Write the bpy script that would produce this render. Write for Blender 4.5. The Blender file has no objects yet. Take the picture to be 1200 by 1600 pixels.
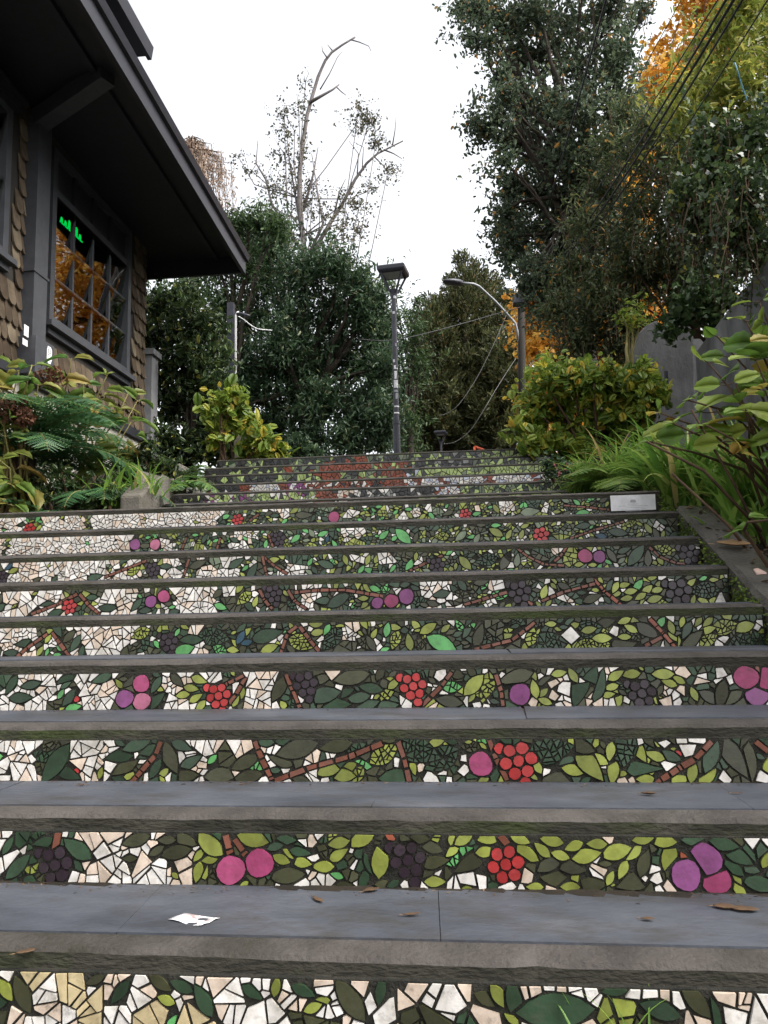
import bpy, math, random
import numpy as np
from mathutils import Vector, Matrix

sc = bpy.context.scene
COL = sc.collection
PI = math.pi

# ------------------------------------------------------------------ camera, sky, sun, exposure
F = 1294.0
def cam_matrix(yaw, pitch, roll):
    cy, sy = math.cos(yaw), math.sin(yaw); cp, sp = math.cos(pitch), math.sin(pitch); cr, sr = math.cos(roll), math.sin(roll)
    Rz = np.array([[cy, -sy, 0], [sy, cy, 0], [0, 0, 1]]); Rx = np.array([[1, 0, 0], [0, cp, -sp], [0, sp, cp]])
    Ry = np.array([[cr, 0, sr], [0, 1, 0], [-sr, 0, cr]])
    return Rz @ Rx @ Ry
CM = cam_matrix(0.10889, 0.12457, 0.019178)
cam = bpy.data.cameras.new('camera'); camo = bpy.data.objects.new('camera', cam); COL.objects.link(camo)
m4 = Matrix.Identity(4)
for i in range(3):
    m4[i][0] = CM[i, 0]; m4[i][1] = CM[i, 2]; m4[i][2] = -CM[i, 1]
camo.matrix_world = m4
cam.sensor_fit = 'VERTICAL'; cam.sensor_height = 24.0; cam.sensor_width = 18.0
cam.lens = 24.0 * F / 1600.0
cam.clip_start = 0.05; cam.clip_end = 2000
sc.camera = camo

SUN_EL, SUN_AZ = math.radians(50), math.radians(105)     # compass direction the light comes from
w = bpy.data.worlds.new('World'); sc.world = w; w.use_nodes = True
nt = w.node_tree; bg = nt.nodes['Background']
sky = nt.nodes.new('ShaderNodeTexSky'); sky.sky_type = 'NISHITA'; sky.sun_disc = False
sky.sun_elevation = SUN_EL; sky.sun_rotation = SUN_AZ; sky.air_density = 1.0; sky.dust_density = 4.0; sky.ozone_density = 1.0
hs = nt.nodes.new('ShaderNodeHueSaturation'); hs.inputs['Saturation'].default_value = 0.16; hs.inputs['Value'].default_value = 1.0
nt.links.new(sky.outputs[0], hs.inputs['Color']); nt.links.new(hs.outputs[0], bg.inputs['Color'])
bg.inputs['Strength'].default_value = 0.15
sun = bpy.data.lights.new('sun', 'SUN'); suno = bpy.data.objects.new('sun', sun); COL.objects.link(suno)
sun.energy = 0.55; sun.angle = math.radians(25); sun.color = (1, 0.95, 0.88)
sd = Vector((math.sin(SUN_AZ) * math.cos(SUN_EL), math.cos(SUN_AZ) * math.cos(SUN_EL), math.sin(SUN_EL)))
suno.rotation_euler = sd.to_track_quat('Z', 'Y').to_euler()
vs = sc.view_settings; vs.view_transform = 'Standard'; vs.look = 'None'; vs.gamma = 1.0
vs.exposure = 1.58
sc.cycles.max_bounces = 8; sc.cycles.transparent_max_bounces = 12

# ------------------------------------------------------------------ measuring helpers: a photo pixel to a point at a known real depth
def ray(x, y): return CM @ np.array([(x - 600) / F, 1.0, -(y - 800) / F])
def P(x, y, Y): v = ray(x, y); return v * (Y / v[1])
def PX(x, y, X): v = ray(x, y); return v * (X / v[0])
def PZ(x, y, Z): v = ray(x, y); return v * (Z / v[2])

# ------------------------------------------------------------------ tagging
def tag(o, label=None, cat=None, group=None, kind=None):
    if label: o['label'] = label
    if cat: o['category'] = cat
    if group: o['group'] = group
    if kind: o['kind'] = kind
    return o
def thing(name, loc, label, cat, group=None):
    o = bpy.data.objects.new(name, None); COL.objects.link(o); o.location = loc; o.empty_display_size = 0.1
    return tag(o, label, cat, group)

class MB:
    def __init__(s): s.v = []; s.f = []; s.m = []
    def add(s, v, f, mi=0):
        n = len(s.v); s.v.extend([tuple(map(float, p)) for p in v]); s.f.extend([tuple(i + n for i in q) for q in f]); s.m.extend([mi] * len(f))
    def box(s, a, b, mi=0):
        x0, y0, z0 = a; x1, y1, z1 = b
        s.add([(x0, y0, z0), (x1, y0, z0), (x1, y1, z0), (x0, y1, z0), (x0, y0, z1), (x1, y0, z1), (x1, y1, z1), (x0, y1, z1)],
              [(0, 3, 2, 1), (4, 5, 6, 7), (0, 1, 5, 4), (1, 2, 6, 5), (2, 3, 7, 6), (3, 0, 4, 7)], mi)
    def hexa(s, pts, mi=0):     # 8 points, bottom four then top four
        s.add(pts, [(0, 3, 2, 1), (4, 5, 6, 7), (0, 1, 5, 4), (1, 2, 6, 5), (2, 3, 7, 6), (3, 0, 4, 7)], mi)
    def bar(s, a, b, wx, wz, mi=0, up=(0, 0, 1)):   # a rectangular bar between two points
        a = np.array(a, float); b = np.array(b, float); d = b - a; d /= np.linalg.norm(d)
        x = np.cross(d, up); x /= np.linalg.norm(x); u = np.cross(x, d)
        q = []
        for p in (a, b):
            for i, j in ((-1, -1), (1, -1), (1, 1), (-1, 1)): q.append(p + x * i * wx / 2 + u * j * wz / 2)
        s.add(q, [(0, 1, 2, 3), (7, 6, 5, 4), (0, 4, 5, 1), (1, 5, 6, 2), (2, 6, 7, 3), (3, 7, 4, 0)], mi)
    def tube(s, pts, rad, n=8, mi=0, caps=True):
        pts = [np.array(p, float) for p in pts]
        if not hasattr(rad, '__len__'): rad = [rad] * len(pts)
        vv = []; ref = np.array([0.31, 0.2, 0.93])
        for i, p in enumerate(pts):
            t = pts[min(i + 1, len(pts) - 1)] - pts[max(i - 1, 0)]; t = t / (np.linalg.norm(t) + 1e-9)
            x = np.cross(t, ref)
            if np.linalg.norm(x) < 1e-3: x = np.cross(t, (1, 0, 0))
            x /= np.linalg.norm(x); y = np.cross(t, x)
            for k in range(n):
                a = 2 * PI * k / n; vv.append(p + (x * math.cos(a) + y * math.sin(a)) * rad[i])
        ff = []
        for i in range(len(pts) - 1):
            for k in range(n):
                k2 = (k + 1) % n; ff.append((i * n + k, i * n + k2, (i + 1) * n + k2, (i + 1) * n + k))
        if caps: ff.append(tuple(range(n - 1, -1, -1))); ff.append(tuple((len(pts) - 1) * n + k for k in range(n)))
        s.add(vv, ff, mi)
    def prism(s, poly, f, t, mi=0):   # poly in 2D, f(u,v,depth)->3D
        n = len(poly); a = [f(u, v, 0) for u, v in poly]; b = [f(u, v, t) for u, v in poly]
        s.add(a + b, [tuple(range(n, 2 * n)), tuple(range(n - 1, -1, -1))] + [(i, (i + 1) % n, n + (i + 1) % n, n + i) for i in range(n)], mi)
    def build(s, name, mats, parent=None, smooth=False):
        me = bpy.data.meshes.new(name); me.from_pydata(s.v, [], s.f)
        if not isinstance(mats, (list, tuple)): mats = [mats]
        for m in mats: me.materials.append(m)
        if len(mats) > 1: me.polygons.foreach_set('material_index', s.m)
        if smooth: me.polygons.foreach_set('use_smooth', [True] * len(me.polygons))
        me.update(); o = bpy.data.objects.new(name, me); COL.objects.link(o)
        if parent is not None: attach(o, parent)
        return o

def world_loc(o):
    l = Vector(o.location)
    while o.parent: o = o.parent; l += Vector(o.location)
    return l
def attach(o, parent):   # the mesh is in world coordinates: move its points into the parent's frame
    off = world_loc(parent); me = o.data
    n = len(me.vertices); co = np.empty(n * 3, np.float32); me.vertices.foreach_get('co', co)
    co = co.reshape(-1, 3) - np.array(off, np.float32); me.vertices.foreach_set('co', co.ravel()); me.update()
    o.parent = parent
def rebase(o, loc):      # give a stand-alone mesh its origin at loc
    me = o.data; n = len(me.vertices); co = np.empty(n * 3, np.float32); me.vertices.foreach_get('co', co)
    co = co.reshape(-1, 3) - np.array(loc, np.float32); me.vertices.foreach_set('co', co.ravel()); me.update(); o.location = loc
    return o

def tri_mesh(name, V, T, mats, parent=None, mi=None, smooth=False):
    me = bpy.data.meshes.new(name); nv, ntri = len(V), len(T)
    me.vertices.add(nv); me.vertices.foreach_set('co', np.asarray(V, np.float32).ravel())
    me.loops.add(ntri * 3); me.loops.foreach_set('vertex_index', np.asarray(T, np.int32).ravel())
    me.polygons.add(ntri); me.polygons.foreach_set('loop_start', np.arange(0, ntri * 3, 3, dtype=np.int32))
    if not isinstance(mats, (list, tuple)): mats = [mats]
    for m in mats: me.materials.append(m)
    if mi is not None: me.polygons.foreach_set('material_index', np.asarray(mi, np.int32))
    if smooth: me.polygons.foreach_set('use_smooth', np.ones(ntri, bool))
    me.update(calc_edges=True); me.validate()
    o = bpy.data.objects.new(name, me); COL.objects.link(o)
    if parent is not None: attach(o, parent)
    return o

# ------------------------------------------------------------------ materials
def new_mat(name):
    m = bpy.data.materials.new(name); m.use_nodes = True
    return m, m.node_tree, m.node_tree.nodes['Principled BSDF']
def N(nt, t, **kw):
    n = nt.nodes.new('ShaderNode' + t)
    for k, v in kw.items():
        if k in n.inputs: n.inputs[k].default_value = v
        else: setattr(n, k, v)
    return n
def ramp(nt, stops, interp='LINEAR'):
    r = nt.nodes.new('ShaderNodeValToRGB'); r.color_ramp.interpolation = interp
    e = r.color_ramp.elements
    while len(e) > 1: e.remove(e[-1])
    e[0].position = stops[0][0]; e[0].color = (*stops[0][1], 1)
    for p, c in stops[1:]:
        q = e.new(p); q.color = (*c, 1)
    return r
def noise_mat(name, stops, scale=4.0, rough=0.85, bump=0.3, bscale=60.0, stretch=(1, 1, 1), stain=None, sscale=1.3, spos=(0.5, 0.62), spec=0.3):
    m, nt, b = new_mat(name); L = nt.links.new
    tc = N(nt, 'TexCoord'); mp = N(nt, 'Mapping'); mp.inputs['Scale'].default_value = stretch; L(tc.outputs['Object'], mp.inputs[0])
    n1 = N(nt, 'TexNoise', Scale=scale, Detail=8.0, Roughness=0.62); L(mp.outputs[0], n1.inputs['Vector'])
    r = ramp(nt, stops); L(n1.outputs['Fac'], r.inputs[0]); out = r.outputs[0]
    if stain:
        n3 = N(nt, 'TexNoise', Scale=sscale, Detail=10.0, Roughness=0.7); L(mp.outputs[0], n3.inputs['Vector'])
        r3 = ramp(nt, [(spos[0], (0, 0, 0)), (spos[1], (1, 1, 1))]); L(n3.outputs['Fac'], r3.inputs[0])
        mx = N(nt, 'MixRGB'); L(r3.outputs[0], mx.inputs[0]); L(out, mx.inputs[1]); mx.inputs[2].default_value = (*stain, 1); out = mx.outputs[0]
    L(out, b.inputs['Base Color']); b.inputs['Roughness'].default_value = rough; b.inputs['Specular IOR Level'].default_value = spec
    if bump:
        n2 = N(nt, 'TexNoise', Scale=bscale, Detail=6.0); L(mp.outputs[0], n2.inputs['Vector'])
        bp = N(nt, 'Bump', Strength=bump, Distance=0.01); L(n2.outputs['Fac'], bp.inputs['Height']); L(bp.outputs[0], b.inputs['Normal'])
    return m
def leaf_mat(name, stops, trans=0.3, rough=0.5, spec=0.4, veins=False):
    m, nt, b = new_mat(name); L = nt.links.new
    g = N(nt, 'NewGeometry'); r = ramp(nt, stops); L(g.outputs['Random Per Island'], r.inputs[0])
    tc = N(nt, 'TexCoord'); n = N(nt, 'TexNoise', Scale=(9.0 if veins else 1.2), Detail=4.0); L(tc.outputs['Object'], n.inputs['Vector'])
    rr = ramp(nt, [(0.3, (0.68, 0.68, 0.62)), (0.7, (1.2, 1.2, 1.1))]); L(n.outputs['Fac'], rr.inputs[0])
    mx = N(nt, 'MixRGB', blend_type='MULTIPLY'); mx.inputs[0].default_value = 1.0; L(r.outputs[0], mx.inputs[1]); L(rr.outputs[0], mx.inputs[2])
    L(mx.outputs[0], b.inputs['Base Color']); b.inputs['Roughness'].default_value = rough; b.inputs['Specular IOR Level'].default_value = spec
    t = N(nt, 'BsdfTranslucent'); L(mx.outputs[0], t.inputs['Color'])
    ms = N(nt, 'MixShader'); ms.inputs[0].default_value = trans; L(b.outputs[0], ms.inputs[1]); L(t.outputs[0], ms.inputs[2])
    L(ms.outputs[0], nt.nodes['Material Output'].inputs['Surface'])
    return m
def plain(name, c, rough=0.5, metal=0.0, spec=0.5, var=0.15, scale=12.0):
    c2 = tuple(x * (1 - var) for x in c); c3 = tuple(min(1, x * (1 + var)) for x in c)
    m = noise_mat(name, [(0.3, c2), (0.7, c3)], scale=scale, rough=rough, bump=0.05, bscale=80, spec=spec)
    m.node_tree.nodes['Principled BSDF'].inputs['Metallic'].default_value = metal
    return m
def tile_mat(name, c, var=0.25, dirt=0.25, rough=0.35):
    m, nt, b = new_mat(name); L = nt.links.new
    g = N(nt, 'NewGeometry'); r = ramp(nt, [(0.0, tuple(x * (1 - var) for x in c)), (0.5, c), (1.0, tuple(min(0.9, x * (1 + var)) for x in c))])
    L(g.outputs['Random Per Island'], r.inputs[0])
    tc = N(nt, 'TexCoord'); n = N(nt, 'TexNoise', Scale=45.0, Detail=8.0, Roughness=0.7); L(tc.outputs['Object'], n.inputs['Vector'])
    r2 = ramp(nt, [(0.52, (0, 0, 0)), (0.75, (1, 1, 1))]); L(n.outputs['Fac'], r2.inputs[0])
    nb = N(nt, 'TexNoise', Scale=1.7, Detail=2.0); L(tc.outputs['Object'], nb.inputs['Vector'])
    r4 = ramp(nt, [(0.4, (0.35, 0.35, 0.35)), (0.65, (1, 1, 1))]); L(nb.outputs['Fac'], r4.inputs[0])
    mu = N(nt, 'Math', operation='MULTIPLY'); L(r2.outputs[0], mu.inputs[0]); L(r4.outputs[0], mu.inputs[1])
    mu2 = N(nt, 'Math', operation='MULTIPLY'); L(mu.outputs[0], mu2.inputs[0]); mu2.inputs[1].default_value = dirt
    mx = N(nt, 'MixRGB'); L(mu2.outputs[0], mx.inputs[0]); L(r.outputs[0], mx.inputs[1]); mx.inputs[2].default_value = (0.07, 0.06, 0.045, 1)
    ng = N(nt, 'TexNoise', Scale=26.0, Detail=6.0, Roughness=0.65); L(tc.outputs['Object'], ng.inputs['Vector'])
    rg = ramp(nt, [(0.28, (0.66, 0.64, 0.60)), (0.55, (1, 1, 1)), (0.8, (1.12, 1.12, 1.1))]); L(ng.outputs['Fac'], rg.inputs[0])
    mp2 = N(nt, 'Mapping'); mp2.inputs['Scale'].default_value = (7.0, 1.0, 1.6); L(tc.outputs['Object'], mp2.inputs[0])
    ns = N(nt, 'TexNoise', Scale=2.2, Detail=5.0); L(mp2.outputs[0], ns.inputs['Vector'])
    rs_ = ramp(nt, [(0.42, (1, 1, 1)), (0.72, (0.52, 0.50, 0.45))]); L(ns.outputs['Fac'], rs_.inputs[0])
    m1 = N(nt, 'MixRGB', blend_type='MULTIPLY'); m1.inputs[0].default_value = 1.0; L(mx.outputs[0], m1.inputs[1]); L(rg.outputs[0], m1.inputs[2])
    m2 = N(nt, 'MixRGB', blend_type='MULTIPLY'); m2.inputs[0].default_value = 0.55; L(m1.outputs[0], m2.inputs[1]); L(rs_.outputs[0], m2.inputs[2])
    L(m2.outputs[0], b.inputs['Base Color']); b.inputs['Roughness'].default_value = rough; b.inputs['Specular IOR Level'].default_value = 0.45
    n2 = N(nt, 'TexNoise', Scale=120.0, Detail=3.0); L(tc.outputs['Object'], n2.inputs['Vector'])
    bp = N(nt, 'Bump', Strength=0.15, Distance=0.004); L(n2.outputs['Fac'], bp.inputs['Height']); L(bp.outputs[0], b.inputs['Normal'])
    return m

M = {}
M['concrete'] = noise_mat('weathered_concrete', [(0.3, (0.038, 0.033, 0.0289)), (0.5, (0.0634, 0.0549, 0.0487)), (0.72, (0.0913, 0.0802, 0.072))], scale=6, stain=(0.028, 0.026, 0.018), sscale=2.2, spos=(0.52, 0.72), bump=0.6, bscale=90)
M['algae'] = noise_mat('algae_concrete', [(0.3, (0.0154, 0.0154, 0.0098)), (0.55, (0.035, 0.0322, 0.0238)), (0.75, (0.07, 0.0616, 0.049))], scale=5, stretch=(0.6, 1, 1.6), stain=(0.035, 0.045, 0.014), sscale=1.7, bump=0.9, bscale=70, rough=0.95)
M['kerbconc'] = noise_mat('dark_kerb_concrete', [(0.3, (0.05, 0.046, 0.038)), (0.5, (0.085, 0.078, 0.066)), (0.75, (0.14, 0.125, 0.11))], scale=5, stain=(0.04, 0.045, 0.02), sscale=2.5, bump=0.8, bscale=60)
M['grout'] = noise_mat('dark_grout', [(0.35, (0.012, 0.012, 0.009)), (0.7, (0.035, 0.032, 0.024))], scale=20, bump=0.8, bscale=150, rough=0.95)
M['slate'] = noise_mat('blue_slate', [(0.25, (0.026, 0.028, 0.034)), (0.45, (0.060, 0.065, 0.078)), (0.58, (0.078, 0.083, 0.097)), (0.78, (0.125, 0.127, 0.138))], scale=3.2, stretch=(0.8, 1.4, 1), stain=(0.045, 0.041, 0.036), sscale=4.5, spos=(0.50, 0.70), rough=0.62, bump=0.35, bscale=45)
M['wallconc'] = noise_mat('grey_wall_concrete', [(0.3, (0.1092, 0.1092, 0.1147)), (0.5, (0.1802, 0.1802, 0.1856)), (0.75, (0.2512, 0.2457, 0.2402))], scale=2.5, stretch=(1.1, 1.1, 0.6), stain=(0.035, 0.036, 0.028), sscale=1.4, spos=(0.48, 0.80), bump=0.5, bscale=40)
M['paleconc'] = noise_mat('pale_rough_concrete', [(0.3, (0.12, 0.105, 0.09)), (0.7, (0.216, 0.198, 0.174))], scale=5, stain=(0.10, 0.09, 0.07), bump=0.6, bscale=60)
M['soil'] = noise_mat('dark_soil', [(0.3, (0.0078, 0.0065, 0.0046)), (0.7, (0.0325, 0.0247, 0.0163))], scale=8, bump=1.0, bscale=30, rough=1.0)
M['darkpaint'] = plain('dark_blue_grey_paint', (0.020, 0.021, 0.026), 0.5, var=0.2)
M['fascia'] = plain('grey_fascia_paint', (0.018, 0.018, 0.025), 0.45, var=0.2)
M['trim'] = plain('slate_grey_trim_paint', (0.052, 0.055, 0.062), 0.5, var=0.2)
M['shingle'] = leaf_mat('weathered_cedar', [(0, (0.051, 0.0357, 0.0255)), (0.4, (0.0867, 0.0638, 0.0459)), (0.75, (0.1275, 0.0969, 0.0714)), (1, (0.1632, 0.13, 0.0969))], trans=0.0, rough=0.85, spec=0.2, veins=True)
M['siding'] = noise_mat('cream_siding_paint', [(0.3, (0.225, 0.2137, 0.18)), (0.7, (0.36, 0.3412, 0.2925))], scale=3, stretch=(1, 0.4, 2), stain=(0.15, 0.14, 0.10), bump=0.3)
M['black'] = plain('black_metal_paint', (0.034, 0.035, 0.046), 0.45, var=0.3)
M['greymetal'] = plain('galvanised_metal', (0.30, 0.31, 0.32), 0.5, metal=0.3, var=0.2)
M['diffuser'] = plain('frosted_lamp_panel', (0.55, 0.55, 0.57), 0.3)
M['paper'] = noise_mat('white_paper', [(0.4, (0.80, 0.79, 0.78)), (0.6, (0.9, 0.89, 0.88))], scale=9, bump=0.1, rough=0.7)
M['plaque'] = noise_mat('white_plaque', [(0.3, (0.58, 0.57, 0.58)), (0.6, (0.74, 0.73, 0.74))], scale=12, stain=(0.10, 0.09, 0.08), sscale=9, spos=(0.68, 0.72), bump=0.1, rough=0.4)
M['ink'] = plain('grey_print', (0.36, 0.36, 0.38), 0.6)
M['orange'] = plain('orange_paint', (0.70, 0.12, 0.04), 0.45)
M['bark'] = noise_mat('grey_bark', [(0.3, (0.05, 0.042, 0.035)), (0.7, (0.15, 0.125, 0.10))], scale=9, stretch=(1, 1, 0.25), bump=0.9, bscale=30)
M['darkbark'] = noise_mat('dark_bark', [(0.3, (0.020, 0.016, 0.012)), (0.7, (0.065, 0.05, 0.036))], scale=9, stretch=(1, 1, 0.25), bump=0.9, bscale=30)
M['palebark'] = noise_mat('pale_dead_bark', [(0.3, (0.12, 0.105, 0.1)), (0.7, (0.23, 0.205, 0.195))], scale=9, bump=0.6)
M['stem'] = noise_mat('brown_stem', [(0.3, (0.05, 0.030, 0.018)), (0.7, (0.12, 0.075, 0.045))], scale=14, bump=0.3)
M['greenstem'] = noise_mat('green_stem', [(0.3, (0.14, 0.13, 0.04)), (0.7, (0.26, 0.22, 0.09))], scale=14, bump=0.2)
M['woodpole'] = noise_mat('grey_wood_pole', [(0.3, (0.013, 0.0108, 0.0086)), (0.7, (0.0281, 0.0238, 0.0194))], scale=7, stretch=(2, 2, 0.2), bump=0.5)
M['cable'] = plain('black_cable', (0.012, 0.012, 0.013), 0.6)
M['bluecord'] = plain('blue_cord_plastic', (0.10, 0.28, 0.38), 0.5)
M['greycable'] = plain('grey_cable', (0.16, 0.155, 0.145), 0.6)
M['room'] = plain('dark_interior', (0.03, 0.026, 0.022), 0.9)
M['moss'] = leaf_mat('bright_moss', [(0, (0.035, 0.055, 0.010)), (0.6, (0.09, 0.14, 0.02)), (1, (0.16, 0.22, 0.035))], trans=0.15, rough=0.9)
# leaves
M['lf_dark'] = leaf_mat('dark_evergreen_leaf', [(0, (0.0235, 0.047, 0.0254)), (0.5, (0.0549, 0.1019, 0.053)), (0.9, (0.098, 0.1667, 0.0823)), (1, (0.196, 0.196, 0.098))], trans=0.34, rough=0.42)
M['lf_mid'] = leaf_mat('mid_green_leaf', [(0, (0.0308, 0.0588, 0.0252)), (0.5, (0.063, 0.112, 0.0448)), (1, (0.119, 0.182, 0.07))], trans=0.36, rough=0.45)
M['lf_oak'] = leaf_mat('oak_evergreen_leaf', [(0, (0.042, 0.068, 0.046)), (0.6, (0.1, 0.138, 0.085)), (0.965, (0.17, 0.205, 0.125)), (0.985, (0.45, 0.22, 0.06)), (1, (0.55, 0.28, 0.08))], trans=0.4, rough=0.42)
M['lf_yew'] = leaf_mat('conifer_spray', [(0, (0.0375, 0.05, 0.02)), (0.6, (0.0875, 0.1025, 0.0425)), (0.92, (0.15, 0.1562, 0.0625)), (1, (0.225, 0.15, 0.075))], trans=0.3, rough=0.6)
M['lf_sparse'] = leaf_mat('thin_crown_leaf', [(0, (0.07, 0.075, 0.05)), (0.7, (0.14, 0.14, 0.10)), (1, (0.24, 0.18, 0.13))], trans=0.35, rough=0.5)
M['lf_weep'] = leaf_mat('faded_weeping_leaf', [(0, (0.30, 0.21, 0.17)), (0.6, (0.42, 0.31, 0.26)), (1, (0.5, 0.4, 0.34))], trans=0.35, rough=0.6)
M['lf_orange'] = leaf_mat('autumn_orange_leaf', [(0, (0.52, 0.22, 0.03)), (0.4, (0.72, 0.36, 0.05)), (0.8, (0.82, 0.50, 0.10)), (1, (0.84, 0.60, 0.18))], trans=0.55, rough=0.5)
M['lf_lime'] = leaf_mat('yellow_green_leaf', [(0, (0.1104, 0.1877, 0.0331)), (0.5, (0.2208, 0.3091, 0.0497)), (0.86, (0.3754, 0.4195, 0.0718)), (0.95, (0.6072, 0.4858, 0.0773)), (1, (0.6624, 0.4416, 0.0773))], trans=0.5, rough=0.45, veins=True)
M['lf_hyd'] = leaf_mat('hydrangea_leaf', [(0, (0.115, 0.2185, 0.0403)), (0.55, (0.2185, 0.3335, 0.0575)), (0.85, (0.3565, 0.4255, 0.0862)), (0.93, (0.529, 0.3565, 0.0805)), (1, (0.6325, 0.391, 0.1035))], trans=0.38, rough=0.42, veins=True)
M['lf_hydl'] = leaf_mat('fading_hydrangea_leaf', [(0, (0.078, 0.169, 0.039)), (0.4, (0.143, 0.221, 0.0455)), (0.75, (0.26, 0.26, 0.065)), (1, (0.325, 0.195, 0.065))], trans=0.45, rough=0.45, veins=True)
M['lf_fern'] = leaf_mat('fern_green', [(0, (0.0585, 0.13, 0.0364)), (0.6, (0.1105, 0.221, 0.0585)), (1, (0.195, 0.325, 0.078))], trans=0.4, rough=0.5)
M['lf_ferny'] = leaf_mat('pale_fern_green', [(0, (0.09, 0.17, 0.035)), (0.6, (0.16, 0.27, 0.055)), (1, (0.25, 0.35, 0.08))], trans=0.35, rough=0.5)
M['lf_fernd'] = leaf_mat('deep_fern_green', [(0, (0.035, 0.098, 0.042)), (0.6, (0.077, 0.175, 0.077)), (1, (0.126, 0.238, 0.098))], trans=0.4, rough=0.45)
M['lf_grass'] = leaf_mat('strap_leaf_green', [(0, (0.0932, 0.2018, 0.0387)), (0.5, (0.2018, 0.3726, 0.0698)), (0.9, (0.3726, 0.5279, 0.1242)), (0.96, (0.6521, 0.5589, 0.2329)), (1, (0.621, 0.4347, 0.2174))], trans=0.42, rough=0.4)
M['lf_ivy'] = leaf_mat('ivy_leaf', [(0, (0.0231, 0.0429, 0.0198)), (0.55, (0.0561, 0.0924, 0.0363)), (0.95, (0.1155, 0.165, 0.0578)), (1, (0.429, 0.396, 0.0825))], trans=0.28, rough=0.33)
M['lf_climb'] = leaf_mat('scrub_leaf', [(0, (0.0403, 0.0627, 0.0291)), (0.6, (0.0952, 0.1254, 0.0582)), (0.95, (0.168, 0.1904, 0.084)), (0.985, (0.392, 0.2128, 0.056)), (1, (0.448, 0.2464, 0.0672))], trans=0.4, rough=0.45)
M['lf_cane'] = leaf_mat('pale_cane_leaf', [(0, (0.1215, 0.162, 0.027)), (0.6, (0.2565, 0.297, 0.0607)), (1, (0.4455, 0.405, 0.0945))], trans=0.45, rough=0.45)
M['dead'] = leaf_mat('dry_brown_leaf', [(0, (0.055, 0.030, 0.016)), (0.6, (0.13, 0.075, 0.042)), (1, (0.22, 0.14, 0.085))], trans=0.1, rough=0.7, veins=True)
M['deadred'] = leaf_mat('dry_red_flower', [(0, (0.06, 0.024, 0.014)), (0.6, (0.14, 0.055, 0.03)), (1, (0.24, 0.11, 0.06))], trans=0.15, rough=0.7)
M['deadpale'] = leaf_mat('pale_torn_leaf', [(0, (0.24, 0.13, 0.06)), (1, (0.42, 0.27, 0.15))], trans=0.1, rough=0.6, veins=True)
m, nt_, b_ = new_mat('window_glass'); L_ = nt_.links.new
tr = N(nt_, 'BsdfTransparent', Color=(0.75, 0.78, 0.76, 1)); gl = N(nt_, 'BsdfGlossy', Roughness=0.015); fr = N(nt_, 'Fresnel', IOR=2.9); ms_ = N(nt_, 'MixShader')
tcx = N(nt_, 'TexCoord'); nx = N(nt_, 'TexNoise', Scale=2.2, Detail=1.0); L_(tcx.outputs['Object'], nx.inputs['Vector']); bpx = N(nt_, 'Bump', Strength=0.05, Distance=0.02); L_(nx.outputs['Fac'], bpx.inputs['Height']); L_(bpx.outputs[0], gl.inputs['Normal'])
L_(fr.outputs[0], ms_.inputs[0]); L_(tr.outputs[0], ms_.inputs[1]); L_(gl.outputs[0], ms_.inputs[2]); L_(ms_.outputs[0], nt_.nodes['Material Output'].inputs['Surface']); M['glass'] = m
m, nt_, b_ = new_mat('green_neon'); b_.inputs['Base Color'].default_value = (0, 0.3, 0.1, 1); b_.inputs['Emission Color'].default_value = (0.0, 0.8, 0.10, 1); b_.inputs['Emission Strength'].default_value = 0.42; M['neon'] = m
# mosaic tiles
TC = dict(d=(0.024, 0.050, 0.024), o=(0.042, 0.043, 0.019), l=(0.225, 0.255, 0.045), g=(0.10, 0.33, 0.10), t=(0.015, 0.055, 0.085), w=(0.68, 0.645, 0.60), c=(0.62, 0.50, 0.40), e=(0.52, 0.42, 0.24),
          r=(0.36, 0.024, 0.024), p=(0.30, 0.045, 0.125), k=(0.40, 0.12, 0.20), v=(0.20, 0.050, 0.165), x=(0.022, 0.011, 0.018), b=(0.16, 0.052, 0.030), n=(0.23, 0.055, 0.025), y=(0.20, 0.205, 0.19), s=(0.44, 0.47, 0.56), q=(0.34, 0.43, 0.15), h=(0.035, 0.035, 0.036), a=(0.13, 0.16, 0.10))
TN = dict(d='dark_green', o='olive', l='lime', g='light_green', t='teal', w='white', c='cream', e='beige', r='red', p='pink', k='rose', v='purple', x='grape', b='brown', n='terracotta', y='grey', s='pale_blue', q='pale_lime', h='charcoal', a='sage')
TK = list(TC); TM = [tile_mat('tile_' + TN[k], TC[k], var=(0.30 if k in 'dolaqh' else 0.14), dirt=(0.85 if k in 'wce' else 0.5), rough=.3) for k in TK]
TI = {k: i for i, k in enumerate(TK)}

# ------------------------------------------------------------------ stair dimensions (metres from the lens)
Y0, Z0, D, H = 1.7694, -0.6575, 0.40691, 0.17
DZ = {2: -.0016, 3: .0047, 6: -.0036, 8: .0054}
def sy(k): return Y0 + k * D
def sz(k): return Z0 + k * H + DZ.get(k, 0)
XL, XR = -3.25, 1.088
UY = [6.07, 6.67, 7.25, 7.75, 8.26, 8.72]
UXL = [-2.37, -2.51, -2.62, -2.70, -2.76, -2.78]; UXR = [0.68, 0.72, 0.75, 0.77, 0.80, 0.80]
UZ = [sz(8) + (i + 1) * H for i in range(6)]
TOP = UZ[-1]
def bedz(y):
    ks = [(-8, -1.70), (-0.5, -1.70), (sy(0), Z0 - .06), (sy(8), sz(8) - .10), (5.9, sz(8) + .02), (UY[0], UZ[0] - 0.1), (UY[5], TOP - 0.05), (14, TOP), (30, TOP + 0.15), (400, TOP + 2)]
    return float(np.interp(y, [a for a, _ in ks], [b for _, b in ks]))

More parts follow.
